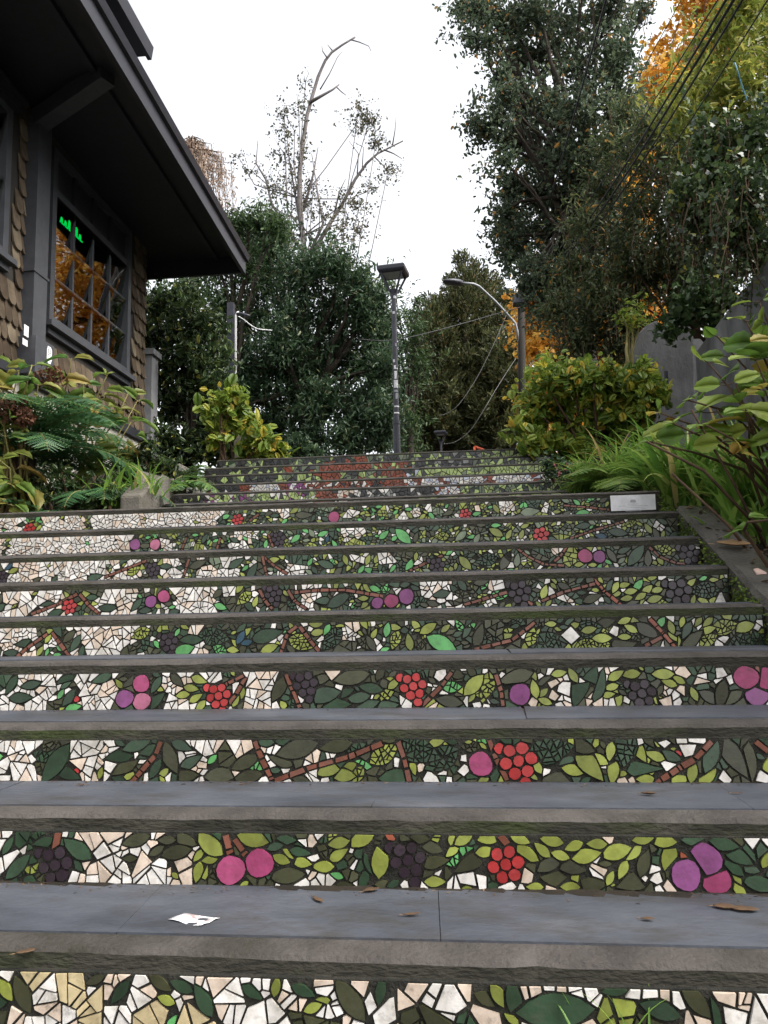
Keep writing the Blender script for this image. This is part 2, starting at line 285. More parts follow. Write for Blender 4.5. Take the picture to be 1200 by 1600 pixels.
# ------------------------------------------------------------------ ground
def make_ground():
    xs = np.concatenate([[-400, -120, -40, -16, -10, -7, -5.2], np.arange(-4.4, 6.01, 0.35), [7, 8.5, 10, 13, 18, 28, 45, 120, 400]])
    ys = np.concatenate([[-400, -100, -30, -12, -7], np.arange(-4, 15.01, 0.35), [16, 18, 21, 25, 30, 40, 60, 120, 400]])
    rs = random.Random(4); V = []; Fc = []
    for j, y in enumerate(ys):
        for i, x in enumerate(xs):
            b = bedz(y); z = b + rs.uniform(-.03, .03)
            if XL - 0.05 <= x <= XR + 0.1 and y > -1.2: z = b - 0.35
            if x > 2.62:
                k = min(1, max(0, (y + 1) / 4)); t = min(1, (x - 2.62) / 0.5)
                hh = 2.55 + 1.1 * max(0, x - 3.1) if y < 16 else 2.55
                hh = min(hh, 7.5)
                fade = max(0.0, 1 - max(0, y - 13) / 9.0); z = z + (hh - min(b, 1.7)) * t * k * fade
            if x < -2.3 and 5.1 < y < 9.9: z = max(z, 0.60 + (y - 5.1) * 0.24)
            if XL - .6 < x < -2.2 and y <= 5.1: z = b - 0.3
            V.append((x, y, z))
    nx_ = len(xs)
    for j in range(len(ys) - 1):
        for i in range(nx_ - 1): a = j * nx_ + i; Fc.append((a, a + 1, a + nx_ + 1, a + nx_))
    mb = MB(); mb.add(V, Fc); o = mb.build('ground', M['soil'], smooth=True); tag(o, kind='structure')
    mb = MB(); mb.box((UXL[5], UY[5] + .02, TOP - .16), (UXR[5], 30, TOP - .004)); tag(mb.build('path', M['concrete']), kind='structure')
    mb = MB(); mb.box((XL, sy(8) + .36, sz(8) - .2), (XR, UY[0] - .02, sz(8) - .004)); tag(mb.build('landing', M['concrete']), kind='structure')
    mb = MB(); mb.box((-6, -7, -1.9), (5, sy(-5) - .07, Z0 - 6 * H)); tag(mb.build('pavement', M['concrete']), kind='structure')
make_ground()

# ------------------------------------------------------------------ mosaic
def clip(poly, nx, ny, c):
    out = []; n = len(poly)
    for i in range(n):
        p = poly[i]; q = poly[(i + 1) % n]; dp = p[0] * nx + p[1] * ny - c; dq = q[0] * nx + q[1] * ny - c
        if dp <= 0: out.append(p)
        if dp * dq < 0:
            t = dp / (dp - dq); out.append((p[0] + (q[0] - p[0]) * t, p[1] + (q[1] - p[1]) * t))
    return out
def area(p): return 0.5 * abs(sum(p[i][0] * p[(i + 1) % len(p)][1] - p[(i + 1) % len(p)][0] * p[i][1] for i in range(len(p)))) if len(p) > 2 else 0
def nearest(poly, s):
    best = 1e9; bp = None; inside = True; n = len(poly); sg = 0
    for i in range(n):
        x0, y0 = poly[i]; x1, y1 = poly[(i + 1) % n]; ex, ey = x1 - x0, y1 - y0; l2 = ex * ex + ey * ey + 1e-15
        cr = ex * (s[1] - y0) - ey * (s[0] - x0)
        if cr < 0: inside = False
        t = max(0, min(1, ((s[0] - x0) * ex + (s[1] - y0) * ey) / l2)); px, py = x0 + ex * t, y0 + ey * t
        d = (px - s[0]) ** 2 + (py - s[1]) ** 2
        if d < best: best = d; bp = (px, py)
    return bp, math.sqrt(best), inside
def leaf_poly(cx, cy, ln, wd, ang, rs, n=7):
    ca, sa = math.cos(ang), math.sin(ang); top = []; bot = []; sk = rs.uniform(-.12, .12)
    for i in range(n):
        t = i / (n - 1); u = (t - .5) * ln; hgt = wd * .5 * (math.sin(PI * min(1, max(0, t + sk * math.sin(PI * t))))) ** .8
        top.append((u, hgt)); bot.append((u, -hgt))
    pts = bot + top[-2:0:-1]
    return [(cx + u * ca - v * sa, cy + u * sa + v * ca) for u, v in pts]
def circ_poly(cx, cy, r, rs, n=14):
    ph = rs.random() * 6; return [(cx + r * (1 + .075 * math.sin(2 * a + ph)) * math.cos(a), cy + r * (1 + .05 * math.sin(3 * a + ph) - .03) * math.sin(a)) for a in [2 * PI * i / n for i in range(n)]]
def bb(p): return min(a for a, _ in p), max(a for a, _ in p), min(b for _, b in p), max(b for _, b in p)

class Mosaic:
    def __init__(s, u0, u1, v0, v1, seed, grout=0.0019):
        s.u0, s.u1, s.v0, s.v1 = u0, u1, v0, v1; s.rs = random.Random(seed); s.t = []; s.g = grout; s.grid = {}
    def near(s, x0, x1):
        ids = set()
        for i in range(int(x0 / .1) - 1, int(x1 / .1) + 2): ids.update(s.grid.get(i, ()))
        return [s.t[i] for i in sorted(ids)]
    def put(s, poly, c, minfrac=0.0, cut=True):
        a0 = area(poly)
        if a0 < 1e-6: return False
        for nx, ny, cc in ((1, 0, s.u1), (-1, 0, -s.u0), (0, 1, s.v1), (0, -1, -s.v0)):
            poly = clip(poly, nx, ny, cc)
            if len(poly) < 3: return False
        if cut:
            x0, x1, y0, y1 = bb(poly)
            for (q, _, qb) in s.near(x0, x1):
                if qb[0] > x1 or qb[1] < x0 or qb[2] > y1 or qb[3] < y0: continue
                c0 = (sum(p[0] for p in poly) / len(poly), sum(p[1] for p in poly) / len(poly))
                bp, d, ins = nearest(q, c0)
                if ins: return False
                if d < 1e-6: return False
                nx, ny = (bp[0] - c0[0]) / d, (bp[1] - c0[1]) / d
                poly = clip(poly, nx, ny, bp[0] * nx + bp[1] * ny - 2 * s.g)
                if len(poly) < 3 or area(poly) < minfrac * a0: return False
        if area(poly) < max(minfrac * a0, 1.2e-5): return False
        s.t.append((poly, c, bb(poly))); i = len(s.t) - 1
        for k in range(int(s.t[i][2][0] / .1) - 1, int(s.t[i][2][1] / .1) + 2): s.grid.setdefault(k, []).append(i)
        return True
    def crack(s, poly, c, sp):     # a leaf broken into small pieces
        for h in s.split(poly, sp * sp * 1.6): s.put(h, c)
    def branch(s, pts, wd, c='b'):
        rs = s.rs
        for (a, b) in zip(pts[:-1], pts[1:]):
            L = math.hypot(b[0] - a[0], b[1] - a[1]); dx, dy = (b[0] - a[0]) / L, (b[1] - a[1]) / L; u = 0
            while u < L - .004:
                l = min(L - u, rs.uniform(.022, .055)); w0 = wd * rs.uniform(.42, .58); g = s.g
                q = [(u + g, -w0), (u + l - g, -w0 * rs.uniform(.85, 1.1)), (u + l - g + rs.uniform(-.003, .003), w0), (u + g + rs.uniform(-.003, .003), w0)]
                s.put([(a[0] + U * dx - V * dy, a[1] + U * dy + V * dx) for U, V in q], c); u += l
    def berries(s, cx, cy, R, c, n=None):
        r = R * .345; 
        pts = [(0, 0)] + [(math.cos(a) * r * 2.06, math.sin(a) * r * 2.06) for a in [PI / 3 * i + .2 for i in range(6)]]
        if n and n > 7: pts += [(r * 1.0, -r * 3.4), (-r * 2.9, r * 1.9)][:n - 7]
        for x, y in pts: s.put(circ_poly(cx + x, cy + y, r * s.rs.uniform(.9, 1.02), s.rs, 10), c)
    def leaves(s, n, white, sizes=(.035, .085), weights='ddddoooolllg'):
        rs = s.rs
        for _ in range(n):
            u = rs.uniform(s.u0, s.u1); v = rs.uniform(s.v0, s.v1)
            if rs.random() < white(u) ** .4: continue
            ln = rs.uniform(*sizes) * (1 - .35 * rs.random() ** 2); ang = rs.uniform(-1.1, 1.1) + (PI if rs.random() < .5 else 0)
            c = rs.choice(weights)
            if c == 'l': ln *= .72
            p = leaf_poly(u, v, ln, ln * rs.uniform(.4, .52), ang, rs)
            if rs.random() < .13: s.crack(p, c, .012) if not any(nearest(q[0], (u, v))[2] for q in s.near(u, u)) else None
            else: s.put(p, c, .62)
    def split(s, poly, amax):
        """break a tile along random lines into angular shards"""
        rs = s.rs; out = []; st = [poly]
        while st:
            p = st.pop(); a = area(p)
            if a < amax * rs.uniform(.45, 1.5) or len(out) > 30: out.append(p); continue
            mu, mv = sum(q[0] for q in p) / len(p), sum(q[1] for q in p) / len(p)
            best = max(((p[i][0] - p[j][0]) ** 2 + (p[i][1] - p[j][1]) ** 2, i, j) for i in range(len(p)) for j in range(i)); q0, q1 = p[best[1]], p[best[2]]
            an = math.atan2(q1[1] - q0[1], q1[0] - q0[0]) + rs.uniform(-.75, .75); nx, ny = math.cos(an), math.sin(an); c = mu * nx + mv * ny + rs.uniform(-.2, .2) * math.sqrt(a)
            g = s.g * rs.uniform(.6, 1.3)
            for h in (clip(p, nx, ny, c - g), clip(p, -nx, -ny, -c - g)):
                if len(h) > 2 and area(h) > amax * .10: st.append(h)
        return out
    def fill(s, sp, colour, amax=None, shardcol=False):
        rs = s.rs; seeds = []; nu = int((s.u1 - s.u0) / sp); nv = max(1, round((s.v1 - s.v0) / sp)); hv = (s.v1 - s.v0) / nv
        for i in range(nu):
            for j in range(nv):
                p = (s.u0 + (i + rs.uniform(-.1, 1.1)) * sp, s.v0 + (j + rs.uniform(.1, .9)) * hv)
                ok = True
                for t in s.near(p[0] - sp * .5, p[0] + sp * .5):
                    if t[2][0] - sp < p[0] < t[2][1] + sp:
                        _, d, ins = nearest(t[0], p)
                        if ins or d < sp * .22: ok = False; break
                if ok: seeds.append((p, i))
        feats = list(s.t); byi = {}
        for p, i in seeds: byi.setdefault(i, []).append(p)
        new = []
        for p, i in seeds:
            R = sp * 1.3; cell = [(p[0] - R, p[1] - R), (p[0] + R, p[1] - R), (p[0] + R, p[1] + R), (p[0] - R, p[1] + R)]
            for nx, ny, cc in ((1, 0, s.u1), (-1, 0, -s.u0), (0, 1, s.v1), (0, -1, -s.v0)): cell = clip(cell, nx, ny, cc)
            for k in range(i - 3, i + 4):
                for q in byi.get(k, ()):
                    if q == p: continue
                    dx, dy = q[0] - p[0], q[1] - p[1]; d = math.hypot(dx, dy)
                    if d < 1e-6 or d > 3 * sp: continue
                    cell = clip(cell, dx / d, dy / d, ((q[0] ** 2 + q[1] ** 2 - p[0] ** 2 - p[1] ** 2) / 2) / d - s.g)
                    if len(cell) < 3: break
                if len(cell) < 3: break
            if len(cell) < 3: continue
            x0, x1, y0, y1 = bb(cell); ok = True
            for (q, _, qb) in s.near(x0, x1):
                if qb[0] > x1 or qb[1] < x0 or qb[2] > y1 or qb[3] < y0: continue
                bp, d, ins = nearest(q, p)
                if ins or d < 1e-5: ok = False; break
                nx, ny = (bp[0] - p[0]) / d, (bp[1] - p[1]) / d; cell = clip(cell, nx, ny, bp[0] * nx + bp[1] * ny - 2 * s.g)
                if len(cell) < 3: ok = False; break
            if ok and area(cell) > .12 * sp * sp:
                if amax:
                    base_c = colour(*p)
                    for h in s.split(cell, amax): new.append((h, colour(*h[0]) if shardcol else base_c if base_c not in 'wc' else rs.choice('wwwwc' if base_c == 'w' else 'wwcc'), None))
                else: new.append((cell, colour(*p), None))
        for t in new:
            b_ = bb(t[0]); s.t.append((t[0], t[1], b_)); i = len(s.t) - 1
            for k in range(int(b_[0] / .1) - 1, int(b_[1] / .1) + 2): s.grid.setdefault(k, []).append(i)
    def build(s, yplane, tilt, parent, name='mosaic_riser'):
        mb = MB(); rs = s.rs
        for poly, c, _ in s.t:
            if area(poly) < 1e-6: continue
            if sum(poly[i][0] * poly[(i + 1) % len(poly)][1] - poly[(i + 1) % len(poly)][0] * poly[i][1] for i in range(len(poly))) < 0: poly = poly[::-1]
            mu, mv = sum(p[0] for p in poly) / len(poly), sum(p[1] for p in poly) / len(poly)
            kk = rs.uniform(.93, 1.0) if len(poly) > 8 else rs.uniform(.88, .99)
            poly = [(mu + (p[0] - mu) * kk * rs.uniform(.95, 1.02), mv + (p[1] - mv) * kk * rs.uniform(.95, 1.02)) if len(poly) <= 8 else (mu + (p[0] - mu) * kk, mv + (p[1] - mv) * kk) for p in poly]
            dep = rs.uniform(.0035, .0065); ax, ay = rs.uniform(-.06, .06), rs.uniform(-.06, .06); cx, cy = poly[0]
            base = [(u, yplane + tilt * (s.v1 - v), v) for u, v in poly]
            fc = [(u, yplane + tilt * (s.v1 - v) - dep - ax * (u - cx) - ay * (v - cy), v) for u, v in poly]
            n = len(poly)
            mb.add(base + fc, [tuple(range(n, 2 * n))] + [(i, (i + 1) % n, n + (i + 1) % n, n + i) for i in range(n)], TI[c])
        return mb.build(name, TM, parent)

# features read off each riser: kind, pixel x, pixel y, size px, angle (leaves); kinds: d o l g t leaves, upper case D O L G = broken leaves,
# P pink k rose V purple plums, R berries, X grapes, B branch polylines, W white or C cream shards
FEAT = {
 -1: "o 38 1552 62 -60;d 190 1548 44 50;d 320 1560 52 -55;l 262 1560 28 -20;o 252 1535 40 -30;d 285 1540 40 -20;o 548 1560 72 -50;l 490 1572 30 20;l 503 1563 28 10;d 475 1546 40 -20;d 867 1577 118 4;d 803 1560 60 -80;l 780 1554 40 -50;l 798 1585 30 -40;o 765 1560 50 -20;d 1030 1575 60 -15;o 1085 1560 60 -50;d 1110 1580 60 -70;d 960 1545 40 10;l 12 1545 40 -50;d 8 1560 40 40;o 150 1530 30 20;d 395 1548 36 -30;d 720 1530 40 0;l 432 1540 30 80;d 595 1547 40 80;W 735 1535 40;C 650 1545 44;W 700 1560 50;C 760 1575 56;W 1015 1545 34;C 1130 1545 44;W 1150 1580 44;W 600 1580 44;C 560 1545 34;W 930 1545 30;W 1085 1540 30",
 0: "X 90 1350 27;B 92 1300 88 1336;d 66 1318 44 20;d 32 1352 52 45;d 52 1342 30 10;d 122 1325 60 -30;d 118 1345 44 -40;o 214 1312 46 15;o 247 1328 30 30;o 277 1330 50 10;o 262 1312 30 0;o 290 1312 40 -20;l 328 1318 56 -35;l 396 1310 52 -12;l 312 1335 24 50;l 330 1341 28 10;l 312 1360 32 80;P 363 1357 22;P 407 1347 21;B 352 1302 362 1334;B 366 1308 386 1336;d 430 1322 30 10;d 447 1312 34 0;o 451 1366 58 5;d 470 1330 34 -10;l 440 1341 30 -20;l 456 1332 30 -25;l 473 1346 32 -10;l 506 1352 36 0;l 530 1334 34 30;l 530 1316 34 10;l 565 1310 48 25;L 520 1304 22 60;l 595 1340 58 85;d 545 1312 30 20;d 580 1350 40 -60;d 570 1372 36 70;X 638 1342 26;B 605 1300 620 1322;o 655 1310 34 0;o 672 1322 40 -20;o 680 1345 44 10;o 665 1360 40 30;l 725 1310 34 30;l 765 1308 42 10;l 706 1308 24 80;l 707 1328 26 40;l 760 1330 34 5;o 735 1345 60 30;o 715 1360 50 -40;R 790 1349 26;B 780 1304 800 1326;l 812 1310 32 -20;l 822 1332 42 -30;l 847 1327 30 -40;l 862 1313 36 -10;l 875 1335 28 -15;l 896 1321 30 20;l 932 1318 30 0;l 916 1336 44 12;l 962 1330 48 15;l 988 1332 32 35;l 1005 1310 34 10;l 1036 1313 40 -5;l 972 1357 30 60;l 952 1370 22 60;l 1045 1338 52 75;l 835 1383 26 0;l 890 1383 30 0;l 680 1375 32 0;l 640 1388 30 0;o 855 1350 44 20;o 895 1352 50 0;o 870 1370 60 -10;o 920 1380 50 5;o 1005 1345 44 70;o 1010 1325 30 0;o 985 1375 60 10;o 945 1348 20 0;C 937 1352 26;V 1070 1365 23;V 1101 1341 22;P 1115 1374 23;n 1068 1340 20 -60;d 1085 1312 40 0;d 1130 1318 44 -10;d 1150 1335 50 -30;d 1140 1350 44 -40;d 1165 1352 40 -20;d 1185 1378 50 -10;l 1147 1365 30 -60;l 1152 1387 30 -50;l 1172 1388 32 -15;l 1195 1390 24 0;W 1175 1310 26;W 1172 1348 24;o 205 1340 24 0;l 1195 1342 26 60;d 15 1320 30 60;d 410 1318 24 0;C 705 1302 12;W 685 1362 12;W 710 1377 20;W 752 1374 22;W 790 1382 26;C 822 1365 22;W 838 1306 22;C 876 1311 24;C 903 1309 24;W 922 1311 16;C 950 1310 18;W 985 1309 20;C 858 1386 26;W 1025 1371 16;W 1004 1368 12;C 1044 1383 18;W 637 1382 20;W 930 1364 24",
 1: "d 90 1192 72 55;d 110 1208 44 -20;d 78 1205 30 70;l 160 1207 18 80;B 252 1158 244 1180 208 1222;d 215 1163 50 20;d 190 1180 50 10;d 235 1172 44 10;o 198 1197 50 30;d 245 1200 36 60;o 266 1182 60 -60;d 285 1165 36 -20;o 290 1212 50 5;d 300 1190 40 30;B 398 1157 410 1185 427 1217;B 430 1219 480 1200 545 1182 600 1160;o 465 1170 70 15;o 440 1188 40 -20;o 525 1165 54 10;o 548 1172 44 -20;o 385 1190 50 25;o 350 1210 60 5;o 390 1212 46 10;d 415 1160 30 0;d 445 1158 30 0;l 517 1199 46 25;l 537 1210 40 -5;L 560 1210 30 60;L 600 1178 50 30;d 628 1215 70 0;B 622 1158 632 1185 641 1222;D 655 1172 70 -20;D 690 1185 60 30;l 682 1160 26 10;g 703 1178 36 -25;l 645 1197 26 -70;l 706 1193 28 -10;P 751 1193 19;B 764 1155 775 1185 795 1222;l 755 1217 22 30;R 810 1188 27 9;l 838 1195 26 -60;D 860 1172 70 10;o 905 1165 50 -20;o 890 1160 30 0;l 920 1194 60 -50;l 935 1185 30 -30;l 895 1202 36 -10;l 957 1205 38 80;l 953 1174 30 75;D 975 1172 60 70;l 997 1172 40 -60;l 1022 1180 30 -20;l 1007 1216 28 0;d 1010 1202 70 -5;d 1045 1180 36 -20;o 870 1218 60 5;d 930 1215 50 0;d 880 1190 40 20;B 1112 1157 1085 1185 1058 1200 1022 1223;d 1110 1180 56 65;o 1145 1182 70 -60;o 1165 1195 70 80;l 1080 1205 32 75;l 1103 1210 40 50;l 1058 1218 34 15;g 1148 1200 44 65;W 1130 1213 20;W 1188 1215 22;B 1178 1157 1200 1175;l 1198 1195 30 70;r 1058 1178 8 0;r 122 1204 7 0;C 710 1170 20;W 675 1215 22;W 692 1205 14;W 725 1203 16;W 725 1185 12;W 620 1190 14;W 852 1204 14;W 853 1218 18;C 876 1163 22;W 889 1179 14;W 923 1219 26;W 940 1202 18;C 970 1219 14;C 985 1218 12;W 995 1187 22;W 1040 1196 24;W 1045 1168 24;W 1070 1170 28;W 1038 1162 14;C 1115 1220 20;C 1127 1208 24;W 1192 1205 14;C 657 1198 14;W 12 1215 20;W 465 1206 20;W 440 1213 22;W 480 1196 16",
 2: "V 197 1091 14;P 222 1068 14;k 224 1097 14;g 97 1084 18 60;g 118 1105 28 10;l 187 1068 18 -50;d 110 1092 36 60;d 105 1070 20 30;l 300 1075 26 -10;l 312 1062 28 -20;l 288 1085 24 10;l 308 1090 24 30;l 315 1103 24 50;l 328 1072 20 60;R 343 1087 19 9;B 382 1055 352 1070;B 385 1058 370 1085 355 1105;l 370 1095 20 60;l 379 1083 22 80;o 438 1075 48 60;B 447 1052 458 1078 470 1105;X 478 1069 19;d 505 1086 60 10;o 550 1058 60 10;d 540 1082 30 20;d 525 1100 50 0;d 560 1090 40 10;d 580 1075 40 -10;d 575 1102 40 20;d 600 1105 50 10;L 600 1086 34 20;l 616 1068 24 40;R 646 1072 20 9;B 706 1050 690 1072 656 1105;G 706 1073 30 0;l 740 1070 44 45;o 702 1095 44 -10;L 762 1070 40 80;B 774 1052 783 1080 786 1105;o 806 1058 54 15;V 812 1084 17;l 835 1076 28 -80;l 833 1055 22 -70;l 848 1082 20 40;l 851 1095 22 -20;l 873 1052 24 10;l 895 1055 26 -60;d 905 1075 60 70;d 920 1065 50 60;d 935 1070 50 70;l 962 1055 28 30;l 985 1053 30 5;l 958 1063 24 10;l 955 1073 22 15;l 950 1085 20 10;X 1002 1083 20;l 1035 1053 34 0;l 1045 1067 24 -20;l 1060 1062 22 -30;l 1083 1084 22 -70;o 1125 1085 46 75;o 1110 1090 40 -30;o 1140 1090 40 30;P 1165 1058 17;P 1197 1060 17;V 1181 1085 17;B 1182 1040 1184 1068;d 35 1090 40 0;d 20 1070 34 60;d 50 1070 34 10;n 45 1087 20 -40;d 160 1060 34 20;d 245 1070 30 60;d 245 1095 40 40;r 122 1092 7 0;W 690 1056 22;W 730 1093 13;W 722 1103 12;W 745 1101 12;W 760 1103 12;C 678 1101 14;W 786 1056 12;C 833 1094 18;C 866 1068 18;W 884 1075 24;C 868 1085 20;W 874 1103 14;W 941 1060 24;C 931 1075 16;C 940 1097 26;C 1066 1051 20;W 1052 1069 16;C 1064 1075 18;C 1040 1097 20;C 1096 1066 20;W 1110 1100 14;W 1124 1051 16;W 1142 1056 20;W 1028 1102 12;C 520 1058 20;W 505 1098 8;W 975 1108 8",
 3: "B 76 990 45 1012 30 1026;B 82 988 95 1005 112 1026;l 65 1017 18 60;g 76 1019 13 70;g 95 1013 13 -40;g 92 1023 13 0;d 40 1005 30 10;d 65 995 34 20;d 20 1020 26 0;d 120 1005 30 60;d 130 1018 20 80;L 220 990 34 20;X 265 1003 15;g 278 988 14 60;g 288 1016 38 15;g 247 1007 16 -50;d 300 1000 40 0;D 335 995 50 -10;G 345 1015 26 -30;t 377 996 24 60;t 386 1004 20 10;l 385 988 22 40;l 370 1005 20 -40;l 366 1015 22 0;d 418 993 54 15;l 422 1013 30 20;B 465 978 450 990 440 1020;B 468 978 485 1000 500 1018;g 511 984 20 60;L 472 1004 44 -20;D 520 998 44 50;l 531 979 16 0;o 580 1005 28 -60;l 585 990 18 60;g 605 984 24 80;L 618 1000 30 70;l 640 1003 28 -80;g 602 1015 16 20;l 669 982 30 30;g 690 1005 50 -25;O 660 1008 30 -20;o 748 993 40 70;B 836 972 800 1000 740 1015;L 830 995 30 70;l 820 1010 20 60;l 860 975 18 0;D 855 1005 60 0;W 888 995 26;W 846 998 15;l 880 1010 18 20;l 895 978 20 20;l 920 984 24 10;l 940 997 30 0;L 935 1008 34 5;L 915 1008 34 10;D 915 985 50 10;l 975 970 22 20;l 985 982 22 -30;l 975 995 20 0;o 1010 985 44 -30;o 970 1008 54 10;W 960 985 16;B 1014 966 1036 990 1054 1012;B 1034 995 1005 1010;l 1048 980 22 -75;l 1065 972 18 70;l 1050 992 22 -60;l 1057 1003 20 80;d 1072 985 30 60;o 1080 1000 44 40;l 1090 972 18 50;l 1105 972 20 40;l 1104 984 26 15;L 1105 1000 30 30;L 1130 980 40 15;l 1160 980 36 15;W 1130 995 18;W 1120 1005 18;D 1160 1000 50 20;D 1185 1000 30 0;W 1180 980 14;l 1065 960 18 30",
 4: "R 110 948 12;B 122 928 90 945 50 960;B 125 928 140 945 158 960;V 237 940 10;P 257 932 10;d 90 958 30 20;d 75 945 24 10;d 170 950 30 0;d 215 945 26 50;X 428 928 14;B 405 920 414 938 427 952;B 450 922 462 940 480 952;B 460 926 500 922 540 922 600 932;g 346 948 22 -20;l 400 940 18 70;L 382 935 30 40;o 560 945 10 0;d 530 938 44 30;g 586 920 20 -20;l 568 935 18 0;l 568 946 18 20;V 590 942 9;P 612 939 11;V 635 932 13;L 755 935 26 20;G 780 930 26 0;X 812 925 17;B 725 945 770 932 825 915;B 832 945 815 935;l 850 925 24 70;B 845 940 880 925 930 912;B 928 905 945 925 975 950;l 961 918 20 60;l 975 914 18 10;l 960 928 20 10;l 985 924 20 10;l 978 935 20 10;l 1000 932 20 30;l 1010 922 22 40;l 1025 922 20 10;l 1032 912 18 10;l 1022 936 24 15;L 1030 945 30 0;o 985 940 30 10;o 925 935 30 20;W 1041 909 18;l 1065 910 16 -50;l 1080 910 18 40;X 1060 925 19;D 1100 922 44 0;l 1082 937 16 70;l 1097 938 20 -30;W 1122 938 18;l 1115 906 14 0;d 1045 935 20 40",
 5: "X 5 902 10;t 15 886 16 40;l 22 892 18 20;B 230 876 200 888 165 902;X 240 890 11;B 296 873 291 890 288 902;d 150 902 26 10;o 310 882 30 20;d 370 880 30 30;B 410 868 414 885 418 900;B 412 870 430 885 450 897;d 260 885 20 0;L 210 892 24 30;g 384 888 14 40;g 373 882 10 80;d 395 893 30 60;l 428 875 20 10;g 485 878 14 60;d 510 882 30 -20;l 540 875 18 -70;g 565 890 16 50;l 575 875 18 70;g 640 885 24 70;l 650 870 14 80;B 692 868 665 880 640 892;X 683 884 12;l 712 885 12 80;l 727 880 28 -50;o 790 876 34 60;a 808 875 22 80;B 808 857 825 870 850 882 882 884;B 885 855 875 870 865 878;D 760 875 34 10;l 858 885 14 60;P 914 869 11;V 936 870 10;o 955 868 26 -60;d 993 868 40 50;o 1012 872 28 85;l 1030 875 18 -60;B 1014 855 1030 870 1055 880 1086 882;L 1035 856 26 -10;X 1077 866 15;l 905 882 16 10;l 925 883 14 0;d 975 860 22 20;d 1060 858 18 0",
 6: "V 212 851 9;k 243 851 9;g 232 840 10 10;o 228 853 20 0;B 292 840 285 860;B 345 840 340 858;d 320 842 18 60;B 420 835 427 855;X 436 842 11;g 416 850 14 80;g 462 842 20 40;L 450 853 16 0;g 505 834 18 20;g 523 850 14 -60;L 533 843 14 80;g 600 836 20 40;g 630 838 34 -45;t 512 842 12 80;o 650 840 18 70;L 690 838 24 0;a 720 838 24 40;l 775 832 26 -30;a 745 842 18 60;l 795 835 18 60;R 845 836 12;B 890 842 930 828 975 815;d 910 822 24 5;t 938 838 18 -10;d 965 832 30 -10;L 985 818 18 20;l 1012 826 18 -60;o 1025 836 22 -70;l 1035 835 12 70;l 998 836 12 30;d 1035 815 18 -30;d 1055 835 20 20;a 680 845 16 50;l 820 822 14 20;l 815 835 16 70",
 7: "R 47 827 10;l 62 825 12 50;R 372 812 9;P 522 808 9;d 35 820 14 0;d 345 812 12 60;g 352 808 16 20;B 405 803 390 815;d 430 806 16 0;l 460 798 16 30;o 475 805 28 0;d 490 810 14 60;g 445 815 12 40;R 727 804 9;g 745 803 14 10;a 828 800 30 5;g 910 802 22 5;B 880 790 920 793 952 797;l 775 795 16 -60;l 948 788 10 60;l 640 805 14 -50;l 660 808 14 40;o 700 802 18 20;g 815 790 10 60;l 870 800 12 0;o 885 803 16 30",
}
# stretches of each riser that are mostly white shards (pixel x ranges)
WH = {-1: [(50, 230, .9), (340, 500, .8), (560, 640, .9), (640, 780, .85), (880, 940, .7), (980, 1060, .6), (1120, 1200, .9), (400, 470, .8)],
      0: [(0, 30, .8), (130, 205, .95), (220, 305, .95), (478, 520, .8), (545, 575, .4), (740, 812, .5), (1160, 1200, .4)],
      1: [(0, 62, 1), (118, 180, .95), (290, 385, .85), (405, 500, .55), (545, 580, .3), (745, 760, .3), (860, 880, .4)],
      2: [(15, 88, 1), (122, 178, .95), (258, 296, .95), (388, 440, .95), (490, 525, .5), (862, 900, .8), (925, 955, .8), (1040, 1062, .7), (0, 15, .8)],
      3: [(0, 52, 1), (115, 205, 1), (225, 262, .5), (300, 325, .6), (540, 560, .9), (690, 712, .5), (765, 790, .4)],
      4: [(0, 95, .95), (150, 212, 1), (278, 335, 1), (345, 370, .5), (475, 500, .7), (265, 295, .5), (670, 710, .6)],
      5: [(0, 150, .95), (150, 215, .8), (255, 280, .9), (308, 370, .97), (375, 400, .4), (455, 480, .6), (590, 620, .3)],
      6: [(10, 205, .97), (250, 290, .5), (360, 400, .85), (545, 570, .6), (610, 700, .25)],
      7: [(0, 30, .9), (62, 125, .97), (140, 345, .95), (540, 570, .5), (440, 470, .3), (640, 700, .35), (740, 800, .3)]}
RP = -0.078                       # riser plane in front of the tread's back edge
def riser_plane(k): return sy(k + 1) + RP
